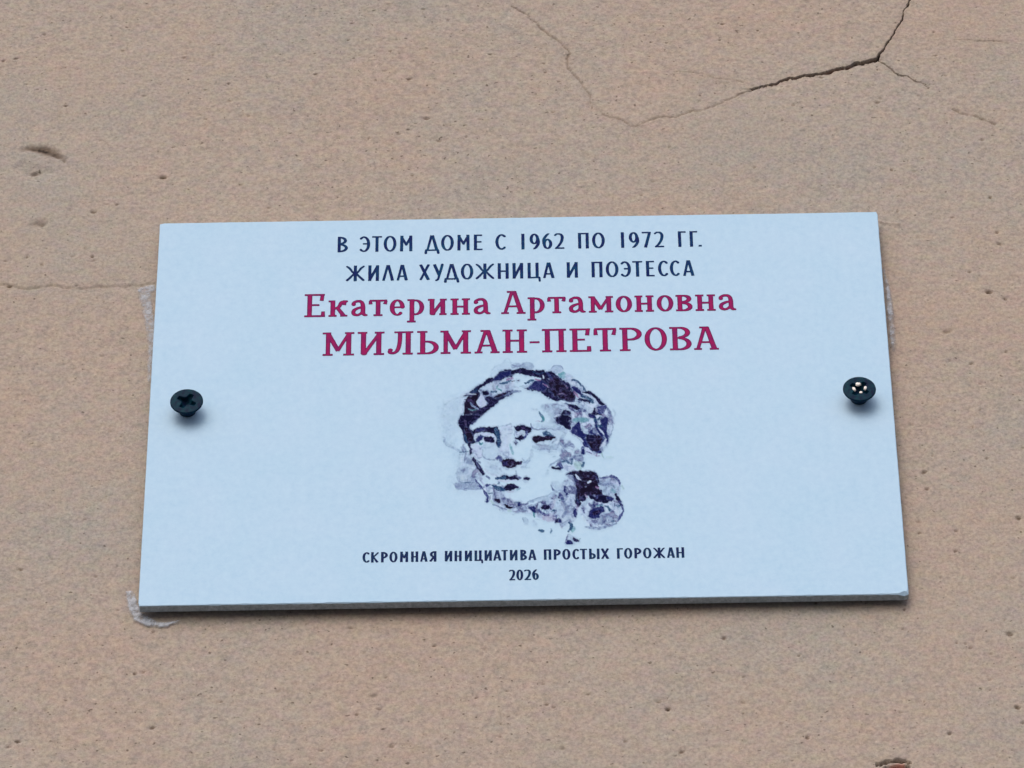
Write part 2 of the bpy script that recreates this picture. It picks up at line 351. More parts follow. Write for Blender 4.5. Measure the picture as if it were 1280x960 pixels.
# ------------------------------------------------------------------ plaque board
plaque = empty('memorial_plaque', (0, 0, Z0))
tag(plaque, 'pale blue memorial plaque with Cyrillic lettering and printed portrait screwed to the plaster wall', 'plaque')
def build_board():
    # outline walked round the front edge with small nicks, then a fine chamfer, then the sides
    rnd = random.Random(4); N = []
    def side(a, b, n):
        for i in range(n): t_ = i/n; N.append((a[0]+(b[0]-a[0])*t_, a[1]+(b[1]-a[1])*t_))
    W2, H2 = 105.0, 74.0; r = 0.35
    side((-W2+r, -H2), (W2-r, -H2), 260); side((W2, -H2+r), (W2, H2-r), 160); side((W2-r, H2), (-W2+r, H2), 200); side((-W2, H2-r), (-W2, -H2+r), 160)
    n = len(N); P = np.array(N); C = np.array([0.0, 0.0])
    s = np.arange(n)
    jit = 0.07*vnoise(s*0.31, s*0+3, 5)+0.05*vnoise(s*0.9, s*0, 6)
    inw = np.stack([np.where(np.abs(np.abs(P[:, 0])-W2) < .4, -np.sign(P[:, 0]), 0), np.where(np.abs(np.abs(P[:, 1])-H2) < .4, -np.sign(P[:, 1]), 0)], 1)
    chip = np.zeros(n); bot = P[:, 1] < -H2+.01
    chip[bot] = 0.20*np.maximum(0, vnoise(s[bot]*0.45, s[bot]*0, 9)*2)
    chip += 1.0*np.exp(-(np.hypot(P[:, 0]-104.0, P[:, 1]+74)/1.3)**2)     # chipped lower right corner
    rings = [(0.16+jit+chip, 0.0), (0.0+jit*0.6, 0.17+chip*0.7), (0.0+jit*0.6, BACK_Y-.15), (0.18+0*jit, BACK_Y)]
    V = []; F = []; mats = []
    for off, y in rings:
        off = np.broadcast_to(off, (n,)); yy = np.broadcast_to(y, (n,))
        for i in range(n): V.append(((P[i, 0]+inw[i, 0]*off[i])*MM, yy[i]*MM, (P[i, 1]+inw[i, 1]*off[i])*MM))
    for k in range(3):
        for i in range(n):
            j = (i+1) % n; F.append((k*n+i, (k+1)*n+i, (k+1)*n+j, k*n+j)[::-1]); mats.append(1 if k else 0)
    F.append(tuple(range(n))); mats.append(0)
    F.append(tuple(range(3*n, 4*n))[::-1]); mats.append(1)
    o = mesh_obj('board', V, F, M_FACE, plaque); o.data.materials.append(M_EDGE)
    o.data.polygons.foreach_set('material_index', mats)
    return o
build_board()

# ------------------------------------------------------------------ lettering: every glyph drawn from strokes
class G:
    """collects strokes of one glyph, x right, y up, millimetres"""
    def __init__(s, w, h, S, T): s.w, s.h, s.S, s.T, s.d = w, h, S, T, []
    def bar(s, x0, y0, x1, y1, w0, w1=None): s.d.append(('b', (x0, y0, x1, y1, w0, w1)))
    def crv(s, pts, n=6): s.d.append(('c', spline(pts, n)))
    def ell(s, cx, cy, rx, ry, a0, a1, S=None, T=None, n=28):
        S = s.S if S is None else S; T = s.T if T is None else T; P = []
        for i in range(n+1):
            a = math.radians(a0+(a1-a0)*i/n); P.append((cx+rx*math.cos(a), cy+ry*math.sin(a), T+(S-T)*abs(math.cos(a))**1.3))
        s.d.append(('c', np.array(P)))
    def serif(s, x, y, l=None, r=None):
        """thin slab on a stem end; y is the outer edge (0 or top)"""
        l = s.S*.95 if l is None else l; r = s.S*.95 if r is None else r; k = 1 if y < s.h*.5 else -1
        s.bar(x-l, y+k*s.T*.5, x+r, y+k*s.T*.5, s.T)
        s.d.append(('c', np.array([(x-l*.35, y+k*s.T*.8, s.T*.7), (x+r*.35, y+k*s.T*.8, s.T*.7)])))
    def field(s, X, Y):
        d = np.full(X.shape, 1e9)
        for k, a in s.d: d = np.minimum(d, d_bar(X, Y, *a) if k == 'b' else d_segs(X, Y, a))
        return d

def sans(ch, w, h, S, T):
    g = G(w, h, S, T); s, t_ = S/2, T/2; D = T*1.25
    if ch == 'В': g.bar(s,0,s,h,S); g.ell(s,h*.745,w*.90-2*s,h*.255-t_,-90,90); g.ell(s,h*.26+t_*.3,w-2*s,h*.26-t_*.8,-90,90)
    elif ch == 'Э': g.ell(w*.38,h/2,w*.62-s,h/2-t_,128,-128); g.bar(w*.28,h*.52,w-s,h*.52,T)
    elif ch == 'С': g.ell(w*.60,h/2,w*.60-s,h/2-t_,52,308)
    elif ch == 'Т': g.bar(0,h-t_,w,h-t_,T); g.bar(w/2,0,w/2,h-t_,S)
    elif ch in 'О0': g.ell(w/2,h/2,w/2-s,h/2-t_*.8,0,360,n=44)
    elif ch == 'М': g.bar(s,0,s*1.15,h,S); g.bar(w-s,0,w-s*1.15,h,S); g.crv([(s,h-D*.6,D),(w*.5,h*.42,D)]); g.crv([(w*.5,h*.42,D),(w-s,h-D*.6,D)])
    elif ch == 'Д':
        g.bar(w*.20,t_,w*.47,h,T*1.1,S*.85); g.bar(w*.82,t_,w*.53,h,S*1.05,S*.9); g.bar(w*.06,t_,w*.94,t_,T)
        g.crv([(w*.12,T*.6,S*.8),(w*.09,-h*.13,S*.9)]); g.crv([(w*.88,T*.6,S*.8),(w*.92,-h*.13,S*.9)])
    elif ch == 'Е': g.bar(s,0,s,h,S); g.bar(s,h-t_,w*.97,h-t_,T); g.bar(s,h*.53,w*.88,h*.53,T); g.bar(s,t_,w,t_,T)
    elif ch == 'Н': g.bar(s,0,s,h,S); g.bar(w-s,0,w-s,h,S); g.bar(s,h*.49,w-s,h*.49,T)
    elif ch == 'И': g.bar(s,0,s,h,S); g.bar(w-s,0,w-s,h,S); g.bar(s*1.1,h*.08,w-s*1.1,h*.92,D*1.1)
    elif ch == 'П': g.bar(s,0,s,h,S); g.bar(w-s,0,w-s,h,S); g.bar(s,h-t_,w-s,h-t_,T)
    elif ch == 'Г': g.bar(s*1.1,0,s*1.1,h,S); g.bar(s,h-t_,w,h-t_,T)
    elif ch == 'Ж':
        g.bar(w/2,0,w/2,h,S)
        g.crv([(w*.06,h*.94,T),(w*.20,h*.82,T*1.2),(w*.36,h*.58,T*1.1),(w*.5,h*.5,T*1.2)]); g.crv([(w*.94,h*.94,T),(w*.80,h*.82,T*1.2),(w*.64,h*.58,T*1.1),(w*.5,h*.5,T*1.2)])
        g.crv([(w*.07,h*.06,S*.8),(w*.26,h*.26,S*.8),(w*.46,h*.52,T)]); g.crv([(w*.93,h*.06,S*.8),(w*.74,h*.26,S*.8),(w*.54,h*.52,T)])
    elif ch in 'ЛΛ': g.bar(w*.10,0,w*.46,h,S*.85,S*.8); g.bar(w*.88,0,w*.52,h,S,S*.9)
    elif ch == 'А': g.bar(w*.10,0,w*.46,h,S*.8,S*.8); g.bar(w*.88,0,w*.53,h,S,S*.9); g.bar(w*.24,h*.27,w*.76,h*.27,T)
    elif ch == 'Х': g.bar(w*.12,h,w*.86,0,S*.95,S*1.05); g.bar(w*.88,h,w*.12,0,S*.85,S*.75)
    elif ch == 'У': g.bar(w*.12,h,w*.58,h*.30,S); g.crv([(w*.88,h*.97,S*.9),(w*.62,h*.35,S*.8),(w*.48,h*.05,S*.75),(w*.30,-h*.03,T)])
    elif ch == 'Ц': k=.86; g.bar(s,0,s,h,S); g.bar(w*k-s,0,w*k-s,h,S); g.bar(s,t_,w*.93,t_,T); g.crv([(w*.90,t_,S*.75),(w*.93,-h*.17,S*.7)])
    elif ch == 'Я': g.bar(w-s,0,w-s,h,S); g.ell(w-s,h*.70,w*.92-2*s,h*.30-t_,90,270); g.bar(w*.12,0,w*.62,h*.45,S*.85)
    elif ch == 'К': g.bar(s,0,s,h,S); g.crv([(w*.92,h*.92,T*1.1),(w*.72,h*.80,T*1.1),(s*1.6,h*.5,T)]); g.bar(w*.34,h*.52,w*.88,0,T,S)
    elif ch == 'Р': g.bar(s,0,s,h,S); g.ell(s,h*.69,w-2*s,h*.31-t_,-90,90)
    elif ch == 'Ы': g.bar(s,0,s,h,S); g.ell(s,h*.29,w*.60-s*1.6,h*.29-t_,-90,90); g.bar(w-s,0,w-s,h,S)
    elif ch == '1': g.bar(w/2,0,w/2,h,min(S,w))
    elif ch == '9': g.ell(w*.48,h*.66,w*.48-s,h*.34-t_,0,360); g.crv([(w-s,h*.66,S),(w*.88,h*.38,S*.95),(w*.66,h*.14,S*.9),(w*.42,h*.02,T)])
    elif ch == '6': g.ell(w*.52,h*.33,w*.48-s,h*.33-t_,0,360); g.crv([(s,h*.36,S),(w*.16,h*.62,S*.95),(w*.40,h*.86,S*.85),(w*.66,h*1.0,T*.9)])
    elif ch == '2': g.crv([(w*.06,h*.88,T),(w*.30,h*.965,T*1.1),(w*.66,h*.92,S*.8),(w*.80,h*.74,S),(w*.70,h*.46,S*.9),(w*.42,h*.20,S*.8),(w*.12,h*.04,T)]); g.bar(w*.06,t_,w,t_,T)
    elif ch == '7': g.bar(0,h-t_,w,h-t_,T); g.bar(w*.86,h-t_,w*.36,0,S*.9,S)
    elif ch == '.': g.bar(0,T*.6,w,T*.6,T*1.1)
    return g

def slab(ch, w, h, S, T):
    """slab serif letters; h is the height of this letter's body"""
    g = G(w, h, S, T); s, t_ = S/2, T/2
    def stem(x, top=True, bot=True, tl=None, tr=None, bl=None, br=None):
        g.bar(x,0,x,h,S)
        if top: g.serif(x,h,tl,tr)
        if bot: g.serif(x,0,bl,br)
    if ch == 'Е':
        x=w*.25; g.bar(x,0,x,h,S); g.bar(0,h-t_,w*.97,h-t_,T); g.bar(0,t_,w,t_,T); g.bar(x,h*.52,w*.72,h*.52,T)
        g.bar(w*.86,h-t_,w*.82,h*.70,S*.75,S*.85); g.bar(w*.90,t_,w*.90,h*.24,S*.9,S*.75)
    elif ch == 'А':
        g.bar(w*.16,T*.6,w*.45,h-t_,S*.70,S*.75); g.bar(w*.82,T*.6,w*.54,h-t_,S*1.05,S*.9); g.bar(w*.26,h*.33,w*.74,h*.33,T)
        g.bar(w*.24,h-t_,w*.62,h-t_,T); g.bar(0,t_,w*.32,t_,T); g.bar(w*.63,t_,w,t_,T)
    elif ch == 'М' or ch == 'м':
        a,b=w*.175,w*.825; g.bar(a,0,a,h,S*.85); g.bar(b,0,b,h,S); g.bar(a,h*.94,w*.50,h*.20,S*.95,S*.9); g.bar(b,h*.94,w*.48,h*.20,S*.65,S*.7)
        g.bar(0,h-t_,w*.27,h-t_,T); g.bar(w*.70,h-t_,w,h-t_,T); g.bar(w*.01,t_,w*.33,t_,T); g.bar(w*.66,t_,w,t_,T)
    elif ch == 'И' or ch == 'и':
        a,b=w*.22,w*.79; g.bar(a,S*.3,a,h,S); g.bar(b,0,b,h,S); g.crv([(a,S*.48,S*.95),(a+S*.25,S*.5,S)]); g.bar(a+S*.1,S*.22,b,h*.90,S*.8,S*.7)
        g.bar(0,h-t_,w*.36,h-t_,T); g.bar(w*.63,h-t_,w,h-t_,T); g.bar(w*.60,t_,w*.99,t_,T)
    elif ch == 'Л':
        b=w*.81; g.bar(b,0,b,h,S); g.bar(w*.28,h-t_,w,h-t_,T); g.bar(w*.60,t_,w*.99,t_,T)
        g.crv([(w*.50,h-T,S*.85),(w*.49,h*.55,S*.85),(w*.42,h*.22,S*.8),(w*.28,h*.08,S*.65),(w*.12,h*.10,S*.75),(w*.14,h*.20,S*.9)])
    elif ch == 'Ь':
        a=w*.26; g.bar(a,0,a,h,S); g.serif(a,h,w*.26,w*.22); g.bar(0,t_,w*.5,t_,T); g.ell(w*.46,h*.29,w*.54-s,h*.29-t_,-90,90); g.bar(a,h*.58-t_,w*.47,h*.58-t_,T)
    elif ch in 'Нн':
        a,b=w*.22,w*.78; k=h*(.52 if ch=='Н' else .50); g.bar(a,k,b,k,T*1.05)
        for x in (a,b): g.bar(x,0,x,h,S)
        for u,v in ((0,.42),(.58,1)): g.bar(w*u,h-t_,w*v,h-t_,T); g.bar(w*u,t_,w*v,t_,T)
    elif ch == '-': g.bar(0,h/2,w,h/2,h)
    elif ch == 'П':
        a,b=w*.22,w*.79
        for x in (a,b): g.bar(x,0,x,h,S)
        g.bar(0,h-t_,w,h-t_,T*1.05); g.bar(0,t_,w*.42,t_,T); g.bar(w*.58,t_,w,t_,T)
    elif ch in 'Тт':
        g.bar(w/2,0,w/2,h,S); g.bar(w*.04,h-t_,w*.98,h-t_,T*1.1); g.bar(w*.26,t_,w*.74,t_,T)
        k=h*(.70 if ch=='Т' else .72); g.bar(w*.08,h-t_,w*.10,k,S*.6,S*.85); g.bar(w*.93,h-t_,w*.86,k,S*.6,S*.85)
    elif ch == 'Р':
        a=w*.24; g.bar(a,0,a,h,S); g.bar(0,h-t_,w*.5,h-t_,T); g.bar(0,t_,w*.48,t_,T); g.ell(w*.46,h*.725,w*.54-s,h*.275-t_,-90,90); g.bar(a,h*.45+t_,w*.47,h*.45+t_,T)
    elif ch == 'О' or ch == 'о': g.ell(w/2,h/2,w/2-s,h/2-t_,0,360,n=44)
    elif ch == 'В' or ch == 'в':
        a=w*.25; g.bar(a,0,a,h,S); g.bar(0,h-t_,w*.5,h-t_,T); g.bar(0,t_,w*.5,t_,T); g.bar(a,h*.53,w*.5,h*.53,T)
        g.ell(w*.46,h*.76,w*.49-s,h*.24-t_,-90,90); g.ell(w*.46,h*.275,w*.54-s,h*.275-t_,-90,90)
    elif ch == 'к':
        a=w*.23; g.bar(a,0,a,h,S); g.bar(0,h-t_,w*.35,h-t_,T); g.bar(w*.01,t_,w*.44,t_,T); g.crv([(w*.38,h*.50,T*1.2),(w*.56,h*.62,T*1.5),(w*.68,h*.86,T*1.6),(w*.94,h*.93,T*1.2)]); g.bar(w*.86,h,w*.82,h*.70,S*.8,S*.75)
        g.bar(w*.46,h*.56,w*.80,T*.5,S*.8,S); g.bar(w*.62,t_,w,t_,T)
    elif ch == 'а':
        g.crv([(w*.16,h*.74,S*.95),(w*.17,h*.84,S*.7),(w*.40,h*.93,T*1.4),(w*.62,h*.88,S*.8),(w*.72,h*.66,S*.95),(w*.73,h*.2,S)])
        g.crv([(w*.70,h*.56,T*1.1),(w*.42,h*.50,T*1.3),(w*.18,h*.36,S*.85),(w*.17,h*.16,S*.85),(w*.38,h*.08,T*1.3),(w*.58,h*.16,T*1.2),(w*.70,h*.32,T)])
        g.crv([(w*.74,h*.2,S*.9),(w*.82,h*.09,T*1.4),(w*.95,h*.07,T)])
    elif ch == 'е':
        g.ell(w*.53,h/2,w*.50-s*.9,h/2-t_,5,310,S,T); g.bar(w*.2,h*.52,w*.97,h*.52,T*.9); g.crv([(w*.92,h*.52,S*.7),(w*.88,h*.70,S*.75)])
    elif ch == 'р':
        a=w*.28; g.bar(a,-h*.42,a,h,S); g.bar(w*.02,h-t_,w*.30,h-t_,T); g.bar(0,-h*.42+t_,w*.50,-h*.42+t_,T)
        g.ell(w*.48,h*.50,w*.50-s,h*.48-t_,-115,125)
    return g

def march(X, Y, D, V, F, A, depth_scale):
    """marching squares: the region D < 0 as flat faces"""
    ny, nx = D.shape; idx = {}; 
    def vert(key, x, y, d):
        i = idx.get(key)
        if i is None: i = len(V); idx[key] = i; V.append((x, y)); A.append(min(1.0, max(0.0, -d/depth_scale)))
        return i
    act = (D[:-1, :-1] < 0) | (D[1:, :-1] < 0) | (D[:-1, 1:] < 0) | (D[1:, 1:] < 0)
    for j, i in zip(*np.nonzero(act)):
        cs = ((j, i), (j, i+1), (j+1, i+1), (j+1, i)); poly = []
        for k in range(4):
            a, b = cs[k], cs[(k+1) % 4]; da, db = D[a], D[b]
            if da < 0: poly.append(vert(('v', a), X[a], Y[a], da))
            if (da < 0) != (db < 0):
                t_ = da/(da-db); e = (min(a, b), max(a, b)); poly.append(vert(('e',)+e, X[a]+(X[b]-X[a])*t_, Y[a]+(Y[b]-Y[a])*t_, 0))
        if len(poly) >= 3: F.append(poly)
INK_Y = -0.05
def text_line(name, letters, cap_px, S, T, mat, face, low=None, step=0.10, deep=0.35, label=None):
    """letters: (char, left px, right px); cap_px: (x, top, bottom) measured at two places along the line"""
    zt = np.mean([float(mm(x, a)[1]) for x, a, b in cap_px]); zb = np.mean([float(mm(x, b)[1]) for x, a, b in cap_px]); H = zt-zb
    V, F, A = [], [], []
    for L in letters:
        ch, l, r = L[:3]; f = (l-cap_px[0][0])/(cap_px[1][0]-cap_px[0][0]); py = (cap_px[0][1]+cap_px[0][2])/2*(1-f)+(cap_px[1][1]+cap_px[1][2])/2*f
        x0 = float(mm(l, py)[0]); x1 = float(mm(r, py)[0]); w = x1-x0; h = H*(low if ch.islower() else 1.0); zo = 0
        if ch == '-': h = T; zo = H*.40
        g = face(ch, w, h, S, T)
        pad = 0.4; lo = -h*.5-pad if ch in 'рДЦУ' else -pad
        X, Y = np.meshgrid(np.arange(-pad, w+pad, step), np.arange(lo, h+pad, step))
        D = g.field(X, Y)
        if ch not in 'рДЦУ': D = np.maximum(D, np.maximum(-Y-.02, Y-h-.02))
        D = D + 0.03*vnoise((X+x0)/.35, Y/.35+x0, 5)
        v, ff, a = [], [], []; march(X, Y, D, v, ff, a, deep)
        n = len(V); V += [((x+x0)*MM, INK_Y*MM, (y+zb+zo)*MM) for x, y in v]; A += a; F += [[n+k for k in p] for p in ff]
    o = mesh_obj(name, V, F, mat, plaque, False, {'depth': np.array(A)})
    if label: o['label'] = label
    return o
L1 = [('В',422.1,435),('Э',450,462.8),('Т',465,477.5),('О',479.6,495.6),('М',500,515.6),('Д',530.6,549.4),('О',551.3,567.3),('М',571.6,587.1),('Е',592.3,603.1),('С',619.1,632.3),('1',651.3,656),('9',661.9,674.4),('6',677.8,690.3),('2',693.1,705.3),('П',722.5,736),('О',740,756),('1',775.9,780.4),('9',786,798.5),('7',802.5,813.8),('2',818.1,830),('Г',847.3,857.5),('Г',861.9,871.9),('.',872.8,877)]
L2 = [('Ж',432.3,456),('И',460.3,473.8),('Λ',477.9,492.5),('А',496,509.6),('Х',524,537.5),('У',541.3,554.4),('Д',555,574),('О',576,591.6),('Ж',594.4,617.8),('Н',622.1,635.9),('И',640.6,654),('Ц',659.4,675.6),('А',678.8,692.8),('И',708.4,722.3),('П',739.4,753.1),('О',757.1,773.1),('Э',776.3,788.8),('Т',790.6,803.1),('Е',807.5,818.1),('С',822.5,835),('С',837.3,849.4),('А',853.8,867.5)]
L3 = [('Е',380.6,406.6),('к',410.6,434.6),('а',438.8,459.4),('т',461,484.4),('е',486.9,505.3),('р',508.8,530.8),('и',534.8,558.5),('н',563.1,587.5),('а',591.5,612.8),('А',626.3,656.9),('р',659,681.3),('т',684.1,707.3),('а',710.4,731.5),('м',735.4,766.3),('о',769.4,790),('н',793.1,817.1),('о',820.6,841.6),('в',844.4,865.4),('н',869,894),('а',897.5,919.4)]
L4 = [('М',403.1,442.8),('И',446.9,480.6),('Л',483.5,516.5),('Ь',521.3,548.5),('М',550.4,588.8),('А',593.1,624.4),('Н',628.1,658.8),('-',661.9,674.4),('П',677.5,707.9),('Е',711.9,738.8),('Т',741.9,771),('Р',774.4,802.5),('О',805.6,833.8),('В',836.9,864.4),('А',867.1,898.1)]
L5 = [('С',453.1,461.9),('К',463.8,473.1),('Р',476.3,484.8),('О',486.6,496.9),('М',500,510.3),('Н',513.8,522.8),('А',525.6,534),('Я',536.6,545.6),('И',556,565.3),('Н',568.1,577.1),('И',581,590),('Ц',593.1,603.5),('И',605.6,614.8),('А',616.9,626.3),('Т',626.9,634.8),('И',637.3,646.9),('В',650.3,658.8),('А',660.6,670),('П',679.8,689.1),('Р',692.1,701),('О',702.8,713.1),('С',715.4,723.8),('Т',725,733.8),('Ы',736.3,749.4),('Х',751.3,761.3),('Г',771,778.8),('О',780,790.4),('Р',792.9,801.9),('О',803.8,814.4),('Ж',816.9,831),('А',834,843.1),('Н',845.3,855.3)]
L6 = [('2',636.6,643.8),('0',645.3,654.1),('2',655.4,663.8),('6',665.3,673.5)]
text_line('lettering', L1, [(428,295.2,314.8),(850,290,309.4)], .93, .60, M_NAVY, sans, label='first line of navy capitals')
text_line('lettering', L2, [(444,331.3,351),(860,326.2,345.4)], .93, .60, M_NAVY, sans, label='second line of navy capitals')
text_line('lettering', L3, [(393,367,395.8),(905,360.2,389.0)], 1.40, .74, M_WINE, slab, low=.71, label='wine red forename and patronymic')
text_line('lettering', L4, [(422,415,444.2),(850,409.2,438.4)], 1.52, .74, M_WINE, slab, label='wine red surname in capitals')
text_line('lettering', L5, [(457,689.6,703.0),(850,685,697.6)], .74, .44, M_DARK, sans, step=.08, label='small navy dedication line')
text_line('lettering', L6, [(640,712.4,725.4),(670,712.0,725.0)], .72, .42, M_DARK, sans, step=.08, label='small navy year')

# ------------------------------------------------------------------ portrait print
COLS = dict(K=(3,6,44), N=(14,24,84), M=(12,6,34), B=(46,58,118), P=(78,90,136), S=(98,120,162), L=(168,190,224), G=(146,176,208), T=(70,132,152), W=(176,209,236), R=(128,104,152), E=(150,190,200), C=(28,64,104), Q=(158,184,216))
TILES = dict(A=(560,450,12), B=(640,450,12), C=(710,450,12), D=(550,520,12), E=(620,520,12), F=(700,520,12), G=(550,590,12), H=(620,590,12), I=(700,590,10.667), O=(540,445,3.918))
